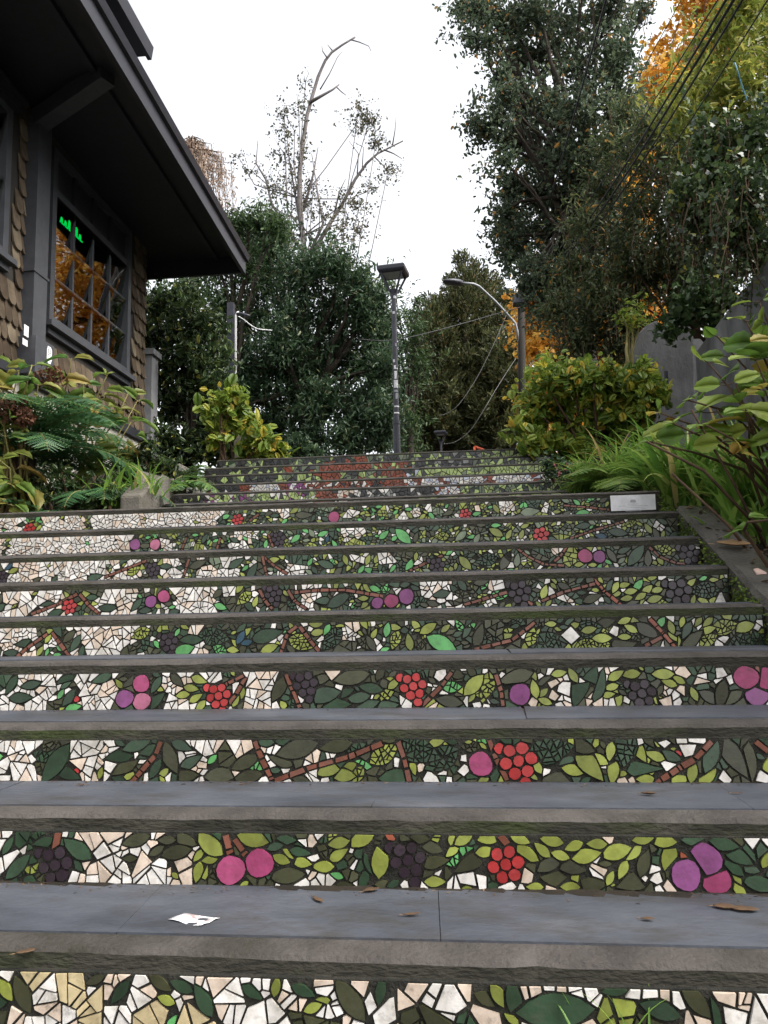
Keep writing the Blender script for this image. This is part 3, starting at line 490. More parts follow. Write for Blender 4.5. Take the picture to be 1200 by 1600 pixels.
def mosaic_for(k):
    """riser that stands on tread k"""
    yp = riser_plane(k); v0, v1 = sz(k) + .004, sz(k + 1) - .045
    vis = k in FEAT
    ms = Mosaic(XL + .03, P(952, 788, yp)[0] if k == 7 else XR - .012, v0, v1, 100 + k)
    px2m = yp / F
    wh = []
    for a, b, p in WH.get(k, [(x, x + 120, .8) for x in range(0, 1200, 300)]):
        wh.append((P(a, 1100, yp)[0], P(b, 1100, yp)[0], p))
    def white(u):
        for a, b, p in wh:
            if a - .01 <= u <= b + .01: return p
        if u < P(0, 1100, yp)[0]: return .6
        return .75 if k == -1 else .05 if k < 3 else .12
    if vis:
        items = [it.split() for it in FEAT[k].split(';')]
        items.sort(key=lambda q: {'P': 0, 'k': 0, 'V': 0, 'R': 0, 'X': 0, 'B': 1}.get(q[0], 2))
        for it in items:
            t = it[0]; a = [float(x) for x in it[1:]]
            if t == 'B':
                pts = []
                for i in range(0, len(a), 2): q = P(a[i], a[i + 1], yp); pts.append((q[0], q[2]))
                ms.branch(pts, (.013 if k < 5 else .011) * (1.15 if k <= 1 else 1), 'n' if (k, int(a[0])) in ((3, 1014), (4, 928), (0, 605)) else 'b'); continue
            q = P(a[0], a[1], yp); s = a[2] * px2m; cx, cy = q[0], q[2]
            if t in 'PV' or t == 'k':
                r = min(s, (v1 - v0) / 2 - .002); cy = min(max(cy, v0 + r * .9), v1 - r * .9); ms.put(circ_poly(cx, cy, r, ms.rs), t.lower())
            elif t == 'r': ms.put(circ_poly(cx, cy, s * .7, ms.rs, 9), 'r')
            elif t == 'R': ms.berries(cx, min(max(cy, v0 + s * .8), v1 - s * .9), s, 'r', int(a[3]) if len(a) > 3 else None)
            elif t == 'X': ms.berries(cx, min(max(cy, v0 + s * .8), v1 - s * .9), s, 'x', 9)
            elif t in 'WC':
                rr = ms.rs; a0 = rr.uniform(0, 6.28); nn_ = rr.choice((3, 4, 4, 4, 5)); zz_ = sorted(a0 + 2 * PI * (i + rr.uniform(-.28, .28)) / nn_ for i in range(nn_))
                ms.put([(cx + s * (.62 if nn_ > 3 else .75) * math.cos(z) * rr.uniform(.65, 1.15), cy + s * (.62 if nn_ > 3 else .75) * math.sin(z) * rr.uniform(.65, 1.15)) for z in zz_], t.lower(), .35)
            elif t in 'DOLG': ms.crack(leaf_poly(cx, cy, s, s * .55, math.radians(a[3]), ms.rs), t.lower(), .013)
            else:
                ratio = .40 if t in 'do' else .46
                ms.put(leaf_poly(cx, cy, s, max(s * ratio, .012), math.radians(a[3]), ms.rs), t, .3)
    far = k >= 5
    ms.leaves(170 if k == -1 else 900 if vis else 260, white, (.03, .085) if not far else (.028, .06), 'ddddoooooollllg' if not far else 'ddooolllgaagll')
    def colour(u, v):
        r = ms.rs
        if r.random() < white(u): return r.choice('wwwwccwww' if k > -1 else 'wweeewcw')
        return r.choice('ddddooooodolowwo' if not far else 'dddooallaalwwo')
    ms.fill(.055, colour, .00115 if k in (-1, 0) else .00095 if not far else .0008)
    def gapcol(u, v):
        if white(u) > .5: return ms.rs.choice('wwc')
        return ms.rs.choice('dddooowdoolw' if not far else 'dddoolaalwow')
    ms.fill(.019, gapcol)
    return ms, yp, v0, v1

# ------------------------------------------------------------------ the stairs
def step_mesh(xl, xr, y, z, depth, parent, seed, lip=.056, bev=.045, drop=.16):
    rs = random.Random(seed); mb = MB()
    prof = [(-.072, -drop - .03, 1), (-.072, -.047, 1), (-.0645, -.0445, 1), (-.0625, -.017, 1), (-.053, -.008, 0), (0.0, 0.0, 0), (depth, 0.0, 0), (depth, -.19, 0)]
    if lip < .05: prof = [(-.045, -drop - .03, 1), (-.045, -.028, 1), (-.036, -.026, 1), (-.036, -.012, 0), (-.028, -.003, 0), (0, 0, 0), (depth, 0, 0), (depth, -.19, 0)]
    n = max(8, int((xr - xl) / .045)); cols = []; wob = 0; w2 = 0
    for i in range(n + 1):
        x = xl + (xr - xl) * i / n; wob = wob * .8 + rs.uniform(-.0016, .0016); w2 = w2 * .85 + rs.uniform(-.0018, .0018); col = []
        chip = rs.uniform(.004, .010) if rs.random() < .05 else 0
        for j, (a, b, _) in enumerate(prof):
            dy = dz = 0
            if j in (2, 3, 4): dy = wob + rs.uniform(-.0012, .0012) + (chip if j in (3, 4) else 0); dz = w2 * .6 + rs.uniform(-.001, .001) - (chip * .5 if j == 4 else 0)
            if j in (1, 2): dz = rs.uniform(-.004, .003)
            col.append((x, y + a + dy, z + b + dz))
        cols.append(col)
    np_ = len(prof); V = [p for c in cols for p in c]; fa = []; fb = []
    for i in range(n):
        for j in range(np_ - 1):
            q = (i * np_ + j, i * np_ + j + 1, (i + 1) * np_ + j + 1, (i + 1) * np_ + j)
            (fb if prof[j + 1][2] or (j == 2) else fa).append(q)
    mb.add(V, fa, 0); base = 0
    mb.f += fb; mb.m += [1] * len(fb)
    mb.f += [tuple(range(np_)), tuple(n * np_ + j for j in range(np_ - 1, -1, -1))]; mb.m += [1, 1]
    return mb.build('step', [M['concrete'], M['algae'], M['grout']], parent)

stairs = thing('mosaic_staircase', (-1.0, sy(-5), Z0 - 6 * H), 'wide lower flight of concrete steps with slate treads and fruit and leaf mosaic risers', 'staircase')
for k in range(-5, 9):
    st = step_mesh(XL, XR, sy(k), sz(k), .36 if k < 8 else .36, stairs, 30 + k)
    # grout bed of the riser below this lip, and its tiles
    r = k - 1; yp = riser_plane(r); mb = MB(); mb.hexa([(XL + .005, yp - .0125, sz(k) - .17), (XR - .006, yp - .0125, sz(k) - .17), (XR - .006, yp + .03, sz(k) - .17), (XL + .005, yp + .03, sz(k) - .17), (XL + .005, yp, sz(k) - .043), (XR - .006, yp, sz(k) - .043), (XR - .006, yp + .03, sz(k) - .043), (XL + .005, yp + .03, sz(k) - .043)])
    mb.build('riser_bed', M['grout'], st)
    if r >= -3:
        ms, yp, v0, v1 = mosaic_for(r); ms.build(yp, -0.10, st)
        if r == 7:
            a = P(954, 788, yp); b = P(1024, 787, yp); pm = MB(); pm.box((a[0], yp - .008, v0 + .002), (b[0], yp + .001, v1 + .012)); pl = pm.build('plaque', M['plaque'], st)
            tm = MB(); cx = (a[0] + b[0]) / 2; hh = v1 + .012 - v0; rr = random.Random(2)
            def word(u0, u1, v, t=.0022):
                u = u0
                while u < u1:
                    l = rr.uniform(.003, .008); tm.box((u, yp - .0086, v), (min(u + l, u1), yp - .0082, v + t * rr.uniform(.8, 1.3))); u += l + .0018
            tm.prism([(cx - .019, v0 + hh * .68), (cx + .019, v0 + hh * .68), (cx + .013, v0 + hh * .80), (cx - .012, v0 + hh * .80)], lambda u, v, d: (u, yp - .0082 - d, v), .0006)
            for i, (hw) in enumerate((.030, .085, .055, .07, .045, .03)): word(cx - hw, cx + hw, v0 + hh * (.60 - i * .075))
            tm.build('plaque_lettering', M['ink'], st)
    # slate slabs
    if k < 8:
        y1 = sy(k + 1) - .086; mb = MB(); rs = random.Random(60 + k)
        joints = {0: [P(222, 1430, sy(0) + .14)[0], P(693, 1440, sy(0) + .14)[0]], 1: [P(590, 1240, sy(1) + .14)[0], P(1150, 1240, sy(1) + .14)[0], -1.4]}.get(k, [XL + 1.05 + rs.uniform(-.3, .3), XL + 2.1 + rs.uniform(-.2, .2), XL + 3.2 + rs.uniform(-.2, .2)])
        xs = [XL + .01] + sorted(joints) + [XR - .012]
        for a, b in zip(xs[:-1], xs[1:]):
            sk = {0: -.02}.get(k, rs.uniform(-.01, .01)); y0 = sy(k) + .003
            z = sz(k) + .004 + rs.uniform(-.001, .001); g = .0009
            mb.hexa([(a + g, y0, z - .02), (b - g, y0, z - .02), (b - g + sk, y1, z - .02), (a + g + sk, y1, z - .02), (a + g, y0 + .001, z), (b - g, y0 + .001, z), (b - g + sk, y1, z + .001), (a + g + sk, y1, z + .001)])
        mb.build('slate_tread', M['slate'], st)
        # crumbs of dirt along the back of the tread
        if k in (-1, 0, 1):
            mb = MB(); 
            u = XL
            while u < XR - .05:
                l = rs.uniform(.05, .16); wd = rs.uniform(.012 if k == 0 else .005, .055 if k == 0 else .016); hh = rs.uniform(.003, .008); zt = sz(k) + .0045
                mb.add([(u, y1, zt), (u + l, y1, zt), (u + l * .8, y1 - wd, zt), (u + l * .2, y1 - wd * rs.uniform(.7, 1), zt), (u + l * .3, y1 + .004, zt + hh), (u + l * .7, y1 + .004, zt + hh), (u - .02, y1 - wd * .4, zt), (u + l + .02, y1 - wd * .4, zt)],
                       [(3, 2, 5, 4), (6, 3, 4, 0), (2, 7, 1, 5)]); u += l * rs.uniform(.6, 1.0)
            mb.build('dirt_line', M['soil'], st)

# right hand sloping kerb
def kerb():
    mb = MB(); rs = random.Random(9); xa, xb = XR + .004, XR + .21; n = 40; ys = np.linspace(-1.0, 4.62, n); V = []; Fc = []
    for y in ys:
        zt = Z0 + (y - Y0 + .05) * H / D + .012; j = [rs.uniform(-.006, .006) for _ in range(4)]
        V += [(xa, y, zt - .45), (xa, y, zt - .02 + j[0]), (xa + .018, y, zt + j[1]), (xb - .03, y, zt + j[2] - .01), (xb, y, zt - .03 + j[3]), (xb, y, zt - .5)]
    for i in range(n - 1):
        for j in range(5): a = i * 6 + j; Fc.append((a, a + 6, a + 7, a + 1))
    Fc += [tuple(range(6)), tuple((n - 1) * 6 + j for j in range(5, -1, -1))]
    mb.add(V, Fc); o = mb.build('stair_kerb', M['kerbconc']); rebase(o, (XR + .18, 2, Z0))
    tag(o, 'dark sloping concrete kerb along the right end of the lower steps', 'kerb')
    # moss on its inner face and near the step ends
    rs2 = np.random.RandomState(3); pos = []
    for k in range(2, 9):
        for _ in range(420):
            y = sy(k) - .03 + rs2.rand() * .33; z = sz(k) + rs2.rand() ** 1.6 * .17; lim = Z0 + (y - Y0 + .05) * H / D
            if z < lim - .005: pos.append((XR + .002 - rs2.rand() * .018, y, z))
    pos = np.array(pos); o = scatter('moss', T_small, pos, rand_rot(rs2, len(pos)), rs2.uniform(.008, .024, len(pos)), M['moss']); tag(o, kind='stuff')

# ------------------------------------------------------------------ leaves
def tmpl(v, f): return np.array(v, float), np.array(f, int)
T_small = tmpl([(0, 0, 0), (.32, .45, .07), (0, 1, -.02), (-.32, .45, .07)], [(0, 1, 2), (0, 2, 3)])
T_long = tmpl([(0, 0, 0), (.15, .4, .05), (.1, .75, .02), (0, 1, -.08), (-.1, .75, .02), (-.15, .4, .05)], [(0, 1, 2), (0, 2, 3), (0, 3, 4), (0, 4, 5)])
T_ivy = tmpl([(0, 0, 0), (.35, -.05, .03), (.42, .35, -.03), (.2, .5, .05), (0, 1, -.08), (-.2, .5, .05), (-.42, .35, -.03), (-.35, -.05, .03), (0, .4, .03)], [(0, 1, 8), (1, 2, 8), (2, 3, 8), (3, 4, 8), (4, 5, 8), (5, 6, 8), (6, 7, 8), (7, 0, 8)])
def big_leaf(w=.62, droop=.35, fold=.10, nseg=7, ser=.035):
    v = []; f = []
    for i in range(nseg + 1):
        t = i / nseg; hw = w * .5 * (math.sin(PI * t ** .82)) ** .75 if 0 < t < 1 else 0; z = -droop * t * t
        v.append((0, t, z))
        if 0 < i < nseg:
            s = ser if i % 2 else -ser * .3
            for sg in (1, -1):
                v.append((sg * hw * .55, t + .03, z + fold * .7)); v.append((sg * (hw + s), t + .05, z + fold * (.75 if i % 2 else .55)))
    def idx(i): return 0 if i == 0 else 1 + (i - 1) * 5
    for i in range(nseg):
        a = idx(i); b = idx(i + 1)
        if i == 0:
            for k in (1, 3): f += [(a, b, b + k), (a, b + k, b + k + 1)]
        elif i == nseg - 1:
            for k in (1, 3): f += [(a, b, a + k), (a + k, b, a + k + 1)]
        else:
            for k in (1, 3): f += [(a, b, b + k), (a, b + k, a + k), (a + k, b + k, b + k + 1), (a + k, b + k + 1, a + k + 1)]
    return tmpl(v, f)
T_hydw = big_leaf(.74, .3, .07, 8, .03); T_hyd = big_leaf(.68, .32, .09); T_hyd2 = big_leaf(.56, .6, .16); T_med = big_leaf(.5, .25, .08, 4, .0)
def norm(a): return a / (np.linalg.norm(a, axis=-1, keepdims=True) + 1e-9)
def frames(d, n):
    d = norm(d); x = norm(np.cross(d, n)); z = np.cross(x, d); return np.stack([x, d, z], axis=-1)
def rand_rot(rs, n): return frames(rs.randn(n, 3), rs.randn(n, 3))
def scatter(name, T, pos, R, size, mat, parent=None, mi=None):
    v, f = T; n = len(pos); size = np.asarray(size)
    V = np.einsum('nij,kj->nki', R, v) * size[:, None, None] + np.asarray(pos)[:, None, :]
    Fc = f[None] + (np.arange(n) * len(v))[:, None, None]
    return tri_mesh(name, V.reshape(-1, 3), Fc.reshape(-1, 3), mat, parent, smooth=True)

def spray(rs, clumps, tips, per, size, twig=.5, up=.35, droop=.0, flat=1.0, shell=.55, spread=.8, out=.8, nb=(0, 0, .9)):
    """leaf positions, frames and sizes: twigs end inside ellipsoidal clumps, leaves sit along each twig"""
    PO, DI, NO, SZ, TW = [], [], [], [], []
    for c in clumps:
        cx, cy, cz, r = c[:4]; dens = c[4] if len(c) > 4 else 1.0
        nt_ = max(3, int(tips * dens)); q = norm(rs.randn(nt_, 3)) * (rs.rand(nt_, 1) ** shell); q[:, 2] *= flat
        # uneven lobes
        lob = 1 + .35 * np.sin(q[:, 0] * 5 + cx * 7) * np.sin(q[:, 2] * 6 + cz * 5); tip = np.array([cx, cy, cz]) + q * r * lob[:, None]
        d = norm(q * out + rs.randn(nt_, 3) * .55 + np.array([0, 0, up]) - np.array([0, 0, droop]))
        TW.append((tip, d, r))
        t = rs.rand(nt_, per, 1); L = twig * (0.5 + rs.rand(nt_, 1, 1))
        p = tip[:, None] - d[:, None] * L * t + rs.randn(nt_, per, 3) * size * .45
        ld = norm(d[:, None] * .7 + rs.randn(nt_, per, 3) * spread + np.array([0, 0, -droop * .5])); nn = norm(rs.randn(nt_, per, 3) * .7 + np.array(nb))
        PO.append(p.reshape(-1, 3)); DI.append(ld.reshape(-1, 3)); NO.append(nn.reshape(-1, 3)); SZ.append(size * rs.uniform(.45, 1.35, nt_ * per))
    return np.concatenate(PO), frames(np.concatenate(DI), np.concatenate(NO)), np.concatenate(SZ), TW
def limb(mb, a, b, r0, r1, rs, n=5, sag=.0, wob=.06):
    a = np.array(a, float); b = np.array(b, float); L = np.linalg.norm(b - a); pts = []; rr = []
    off = np.zeros(3)
    for i in range(n + 1):
        t = i / n
        if 0 < i < n: off = off * .6 + rs.randn(3) * wob * L * .25
        p = a + (b - a) * t + off * (1 if i < n else 0); p[2] += sag * L * 4 * t * (1 - t); pts.append(p); rr.append(r0 + (r1 - r0) * t)
    mb.tube(pts, rr, 6)
    return pts
def tree(name, base, fork, clumps, label, cat, leafmat, barkmat, seed, tips=40, per=14, size=.10, T=T_small, r0=.16, group=None, **kw):
    rs = np.random.RandomState(seed); root = thing(name, tuple(base), label, cat, group)
    mb = MB(); pts = limb(mb, base, fork, r0, r0 * .72, rs, 6, 0, .05)
    mb2 = MB()
    for c in clumps:
        s = pts[rs.randint(max(1, len(pts) - 3), len(pts))]; e = np.array(c[:3]); lp = limb(mb2, s, e, r0 * rs.uniform(.3, .5), r0 * .07, rs, 6, .05, .09)
        for _ in range(4):
            q = norm(rs.randn(3)) * c[3] * .8; limb(mb2, lp[rs.randint(3, 6)], e + q, r0 * .10, r0 * .025, rs, 4, 0, .12)
    mb.build('trunk', barkmat, root, True); mb2.build('branches', barkmat, root, True)
    pos, R, sz_, _ = spray(rs, clumps, tips, per, size, **kw)
    scatter('crown', T, pos, R, sz_, leafmat, root)
    return root
def clumps_px(rs, spec, Y, dy=.8):
    out = []
    for c in spec:
        y = Y + rs.uniform(-dy, dy); p = P(c[0], c[1], y); out.append((p[0], p[1], p[2], c[2] * y / F) + ((c[3],) if len(c) > 3 else ()))
    return out
kerb()

# ------------------------------------------------------------------ the house on the left
WX = -4.2
def house():
    rs = random.Random(21)
    hs_ = thing('wooden_house', (WX - 2, 6, 0.9), 'cedar shingled house with dark overhanging eaves and a cream lapped base', 'house')
    YE = 10.02; YS = 2.0
    zs = lambda y: 4.86 + .055 * (10.4 - y)             # soffit height at the wall
    BELT = 2.36
    wy0, wy1, wz0, wz1 = 7.56, 9.50, 2.98, 4.85         # big window opening
    ly0, ly1, lz0, lz1 = 5.0, 6.80, 3.30, 4.75          # second window
    mb = MB(); t = .14; x0, x1 = WX - t, WX
    for (a, b, c, d) in ((YS, ly0, -1.6, 5.4), (ly1, wy0, -1.6, 5.2), (wy1, YE, -1.6, 5.0), (ly0, ly1, -1.6, lz0), (ly0, ly1, lz1, 5.3), (wy0, wy1, -1.6, wz0), (wy0, wy1, wz1, 5.0)):
        mb.box((x0, a, c), (x1, b, d))
    mb.box((-9, YE - .14, -1.6), (x0, YE, 5.0)); mb.box((-9, YS, -1.6), (x0, YS + .14, 5.3)); mb.box((-9.1, YS, -1.6), (-9, YE, 5.3)); mb.box((-9, YS + .14, 2.2), (x0, YE - .14, 2.35))
    mb.build('wall', M['room'], hs_)
    # fish scale shingles on the wall face, on the end wall return too
    mb = MB()
    def blocked(y0, y1, z0, z1):
        for (a, b, c, d) in ((wy0 - .06, wy1 + .06, wz0 - .08, 5.2), (ly0 - .06, ly1 + .06, lz0 - .10, lz1 + .05)):
            if y1 > a + .01 and y0 < b - .01 and z1 > c and z0 < d: return True
        return False
    def shingle(o, du, y0, y1, zb, ztop, nrm):
        wdt = y1 - y0; pts = []; g = .004; rr = min(.05, wdt * .42)
        prof = [(y0 + g, ztop), (y0 + g, zb + rr), (y0 + g + wdt * .12, zb + rr * .35), (y0 + wdt * .35, zb), (y0 + wdt * .65, zb), (y1 - g - wdt * .12, zb + rr * .35), (y1 - g, zb + rr), (y1 - g, ztop)]
        th = rs.uniform(.010, .018); fr_, bk = [], []
        for (u, z) in prof:
            k = (ztop - z) / (ztop - zb); fr_.append(o(u, .006 + (.022 + th) * k, z)); bk.append(o(u, .002 + .018 * k, z))
        n = len(prof); mb.add(fr_ + bk, [tuple(range(n))] + [(i, i + n, (i + 1) % n + n, (i + 1) % n) for i in range(n)])
    row = .185; z = BELT + .0; r = 0
    while z < 5.2:
        y = 3.2 + rs.uniform(0, .1)
        while y < YE - .02:
            wd = rs.uniform(.095, .15); e = min(YE + .005, y + wd); zb = z + rs.uniform(-.012, .012)
            if not blocked(y, e, zb, z + row) and z < zs(y) - .02: shingle(lambda u, d, zz: (WX + d, u, zz), 1, y, e, zb, min(zb + row * 1.25, zs(y) + .05), 1)
            y = e
        x = WX - .0
        while x > WX - 1.2:
            wd = rs.uniform(.095, .15); shingle(lambda u, d, zz: (-u, YE + d, zz), 1, -x, -(x - wd), z, z + row * 1.25, 1); x -= wd
        z += row; r += 1
    mb.build('shingles', M['shingle'], hs_)
    # lapped cream boards under the belt
    mb = MB(); z = BELT - .10
    while z > -.2:
        mb.add([(WX + .004, YS, z), (WX + .004, YE, z), (WX + .028, YE, z - .165), (WX + .028, YS, z - .165), (WX, YS, z - .165), (WX, YE, z - .165)], [(0, 3, 2, 1), (3, 4, 5, 2)]); z -= .155
    mb.build('siding', M['siding'], hs_)
    mb = MB(); mb.box((WX + .001, YS, BELT - .10), (WX + .055, YE + .02, BELT + .005)); mb.build('belt_board', M['darkpaint'], hs_)
    # corner boards
    mb = MB(); mb.box((WX + .001, YE - .05, -.2), (WX + .034, YE + .003, BELT - .105)); mb.build('corner_board', M['siding'], hs_)
    # windows
    def window(y0, y1, z0, z1, cols, rows, transom, sash=.055):
        wn = MB(); x = WX
        wn.box((x - .10, y0, z0), (x + .045, y0 + .085, z1)); wn.box((x - .10, y1 - .085, z0), (x + .045, y1, z1))
        wn.box((x - .10, y0 + .085, z1 - .07), (x + .043, y1 - .085, z1)); wn.box((x - .10, y0 + .085, z0), (x + .043, y1 - .085, z0 + .08))
        zt = z1 - .07
        if transom:
            zt = transom; wn.box((x - .09, y0 + .085, zt), (x + .035, y1 - .085, zt + .075))
        o = wn.build('window', M['trim'], hs_)
        a, b, c, d = y0 + .085, y1 - .085, z0 + .08, zt
        mu = MB()
        for i in range(1, cols): u = a + (b - a) * i / cols; mu.box((x - .024, u - .02, c), (x + .012, u + .02, d))
        for j in range(1, rows):
            v = c + (d - c) * j / rows
            for i in range(cols): mu.box((x - .022, a + (b - a) * i / cols + (.02 if i else 0), v - .017), (x + .010, a + (b - a) * (i + 1) / cols - (.02 if i < cols - 1 else 0), v + .017))
        mu.build('glazing_bars', M['trim'], o)
        g = MB()
        for i in range(cols):
            for j in range(rows):
                ya_, yb_ = a + (b - a) * i / cols, a + (b - a) * (i + 1) / cols; za_, zb_ = c + (d - c) * j / rows, c + (d - c) * (j + 1) / rows; tl = (zb_ - za_) * math.tan(math.radians(9.5)) / 2; k_ = rs.uniform(-.003, .003)
                g.add([(x - .014 - tl - k_, ya_, za_), (x - .014 - tl + k_, yb_, za_), (x - .014 + tl + k_, yb_, zb_), (x - .014 + tl - k_, ya_, zb_)], [(0, 1, 2, 3)])
        g.build('window_pane', M['glass'], o)
        s = MB(); s.box((x - .02, y0 - .07, z0 - .055), (x + .11, y1 + .05, z0 - .002)); s.box((x + .001, y0 - .02, z0 - .12), (x + .05, y1 + .02, z0 - .056)); s.build('sill', M['trim'], o)
        if transom:
            p = MB(); n = cols
            p.box((x - .06, a, zt + .075), (x - .012, b, z1 - .07), 0)
            for i in range(1, n): u = a + (b - a) * i / n; p.box((x - .05, u - .035, zt + .076), (x + .02, u + .035, z1 - .071), 0)
            p.build('transom_panel', M['darkpaint'], o)
        return o
    window(wy0, wy1, wz0, wz1, 4, 3, 4.36)
    window(ly0, ly1, lz0, lz1, 3, 2, None)
    mb = MB(); mb.box((WX + .001, ly0 - .08, lz1 + .002), (WX + .10, ly1 + .06, lz1 + .09)); mb.box((WX + .001, ly0 - .12, lz1 + .091), (WX + .15, ly1 + .09, lz1 + .13)); mb.build('window_hood', M['darkpaint'], hs_)
    # pilaster
    mb = MB(); mb.box((WX + .001, 7.09, 2.66), (WX + .14, 7.33, 4.90)); mb.box((WX + .001, 7.05, 2.30), (WX + .20, 7.39, 2.655)); mb.box((WX + .001, 7.07, 3.30), (WX + .15, 7.35, 3.325))
    pl = mb.build('pilaster', M['trim'], hs_)
    for (px, py, w_, h_, mt) in ((41, 517, .075, .105, 'paper'), (39, 535, .085, .06, 'plaque')):
        c = PX(px, py, WX + .1405); s = MB(); s.box((WX + .1402, c[1] - w_ / 2, c[2] - h_ / 2), (WX + .1425, c[1] + w_ / 2, c[2] + h_ / 2)); s.build('sticker', M[mt], pl)
    c = (WX + .2, 7.30, 2.53); s = MB(); q = [(7.30 - .05 * math.cos(a) * (1.0 if abs(math.cos(a)) > .5 else .9), 2.53 + .075 * math.sin(a)) for a in [2 * PI * i / 10 for i in range(10)]]
    s.prism([(7.255, 2.475), (7.28, 2.455), (7.325, 2.46), (7.345, 2.50), (7.345, 2.60), (7.32, 2.625), (7.27, 2.625), (7.255, 2.59)], lambda u, v, d: (WX + .2003 + d, u, v), .002); so = s.build('sticker', M['paper'], pl)
    s = MB()
    for bx in ((7.274, 7.293, 2.588, 2.596), (7.274, 7.281, 2.568, 2.588), (7.274, 7.293, 2.562, 2.570), (7.286, 7.293, 2.545, 2.562), (7.274, 7.29, 2.540, 2.547), (7.303, 7.322, 2.585, 2.593), (7.315, 7.322, 2.563, 2.585), (7.303, 7.315, 2.557, 2.565), (7.303, 7.322, 2.536, 2.544)):
        s.box((WX + .2024, bx[0], bx[2]), (WX + .2032, bx[1], bx[3]))
    s.build('sticker_number', M['black'], so)
    # diagonal bracket under the eave
    a = np.array([WX + .02, 7.2, 4.87]); b = PX(168, 115, -3.22); mb = MB(); mb.bar(a, b, .16, .17); mb.build('eave_bracket', M['trim'], hs_)
    # lower roof: soffit, fascia, strip, end board, covering
    xf = -2.95
    def zf(y): return 4.60 + .055 * (10.4 - y)          # underside of the fascia
    ya, yb = 1.0, 10.40
    rf = MB(); so_z = lambda y: zf(y) + .235
    rf.hexa([(-9.3, ya, so_z(ya) + .02), (xf - .05, ya, so_z(ya)), (xf - .05, yb - .05, so_z(yb)), (-9.3, yb - .05, so_z(yb) + .02), (-9.3, ya, so_z(ya) + 1.7), (xf - .05, ya, so_z(ya) + .07), (xf - .05, yb - .05, so_z(yb) + .07), (-9.3, yb - .05, so_z(yb) + 1.7)])
    ro = rf.build('roof', M['darkpaint'], hs_)
    fa = MB()
    fa.hexa([(xf - .048, ya, zf(ya)), (xf, ya, zf(ya)), (xf, yb, zf(yb)), (xf - .048, yb, zf(yb)), (xf - .048, ya, zf(ya) + .235), (xf, ya, zf(ya) + .235), (xf, yb, zf(yb) + .235), (xf - .048, yb, zf(yb) + .235)])
    fa.hexa([(xf + .001, ya, zf(ya) + .17), (xf + .035, ya, zf(ya) + .18), (xf + .035, yb + .02, zf(yb) + .18), (xf + .001, yb + .02, zf(yb) + .17), (xf + .001, ya, zf(ya) + .235), (xf + .06, ya, zf(ya) + .25), (xf + .06, yb + .02, zf(yb) + .25), (xf + .001, yb + .02, zf(yb) + .235)])
    fa.box((-9, yb - .047, zf(yb)), (xf - .05, yb - .002, zf(yb) + .33)); fa.build('fascia', M['fascia'], ro)
    st = MB(); st.hexa([(-3.36, ya, so_z(ya) - .05), (-3.30, ya, so_z(ya) - .05), (-3.30, yb - .05, so_z(yb) - .05), (-3.36, yb - .05, so_z(yb) - .05), (-3.36, ya, so_z(ya) + .001), (-3.30, ya, so_z(ya) + .001), (-3.30, yb - .05, so_z(yb) + .001), (-3.36, yb - .05, so_z(yb) + .001)])
    st.build('soffit_strip', M['fascia'], ro)
    # upper storey wall and its eave
    mb = MB(); mb.box((-9, 1.2, 5.05), (-4.6, 6.7, 7.2)); mb.build('upper_wall', M['room'], hs_)
    xu = -2.98; ye = 7.18; zu = lambda y: 5.42 + .03 * (ye - y)
    ur = MB(); ur.hexa([(-9, 1, zu(1) + .03), (xu - .04, 1, zu(1) + .03), (xu - .04, ye - .02, zu(ye) + .03), (-9, ye - .02, zu(ye) + .03), (-9, 1, zu(1) + 1.6), (xu - .04, 1, zu(1) + .12), (xu - .04, ye - .02, zu(ye) + .12), (-9, ye - .02, zu(ye) + 1.6)])
    uo = ur.build('roof', M['darkpaint'], hs_)
    uf = MB(); uf.hexa([(xu - .039, 1, zu(1)), (xu, 1, zu(1)), (xu, ye, zu(ye)), (xu - .039, ye, zu(ye)), (xu - .039, 1, zu(1) + .125), (xu + .02, 1, zu(1) + .13), (xu + .02, ye, zu(ye) + .13), (xu - .039, ye, zu(ye) + .125)]); uf.hexa([(-3.42, 1, zu(1)), (-3.37, 1, zu(1)), (-3.37, ye - .03, zu(ye)), (-3.42, ye - .03, zu(ye)), (-3.42, 1, zu(1) + .031), (-3.37, 1, zu(1) + .031), (-3.37, ye - .03, zu(ye) + .031), (-3.42, ye - .03, zu(ye) + .031)])
    uf.build('fascia', M['fascia'], uo)
    # neon sign inside the window: cursive tube strokes
    mb = MB(); xn = WX - .30; a = PX(94, 357, xn); b = PX(129, 361, xn); r2 = random.Random(5)
    def stroke(pts): mb.tube([(xn, y, z) for y, z in pts], .0085, 6)
    Lw = b[1] - a[1]; yy = a[1]; zc = (a[2] + b[2]) / 2; hgt = .13
    hgt = .066
    for i, tall in enumerate((0, 0, 1, 0, 1, 0)):
        w_ = Lw / 6; y0 = yy + i * w_; hh = hgt * (1.7 if tall else 1.0)
        stroke([(y0, zc - hgt * .5), (y0 + w_ * .25, zc - hgt * .5 + hh), (y0 + w_ * .5, zc - hgt * .5 + hh * .85), (y0 + w_ * .45, zc - hgt * .45), (y0 + w_, zc - hgt * .4)])
    o = mb.build('neon_sign', M['neon']); rebase(o, (xn, (a[1] + b[1]) / 2, zc)); tag(o, 'glowing green script neon sign hanging inside the big window', 'neon sign')
house()

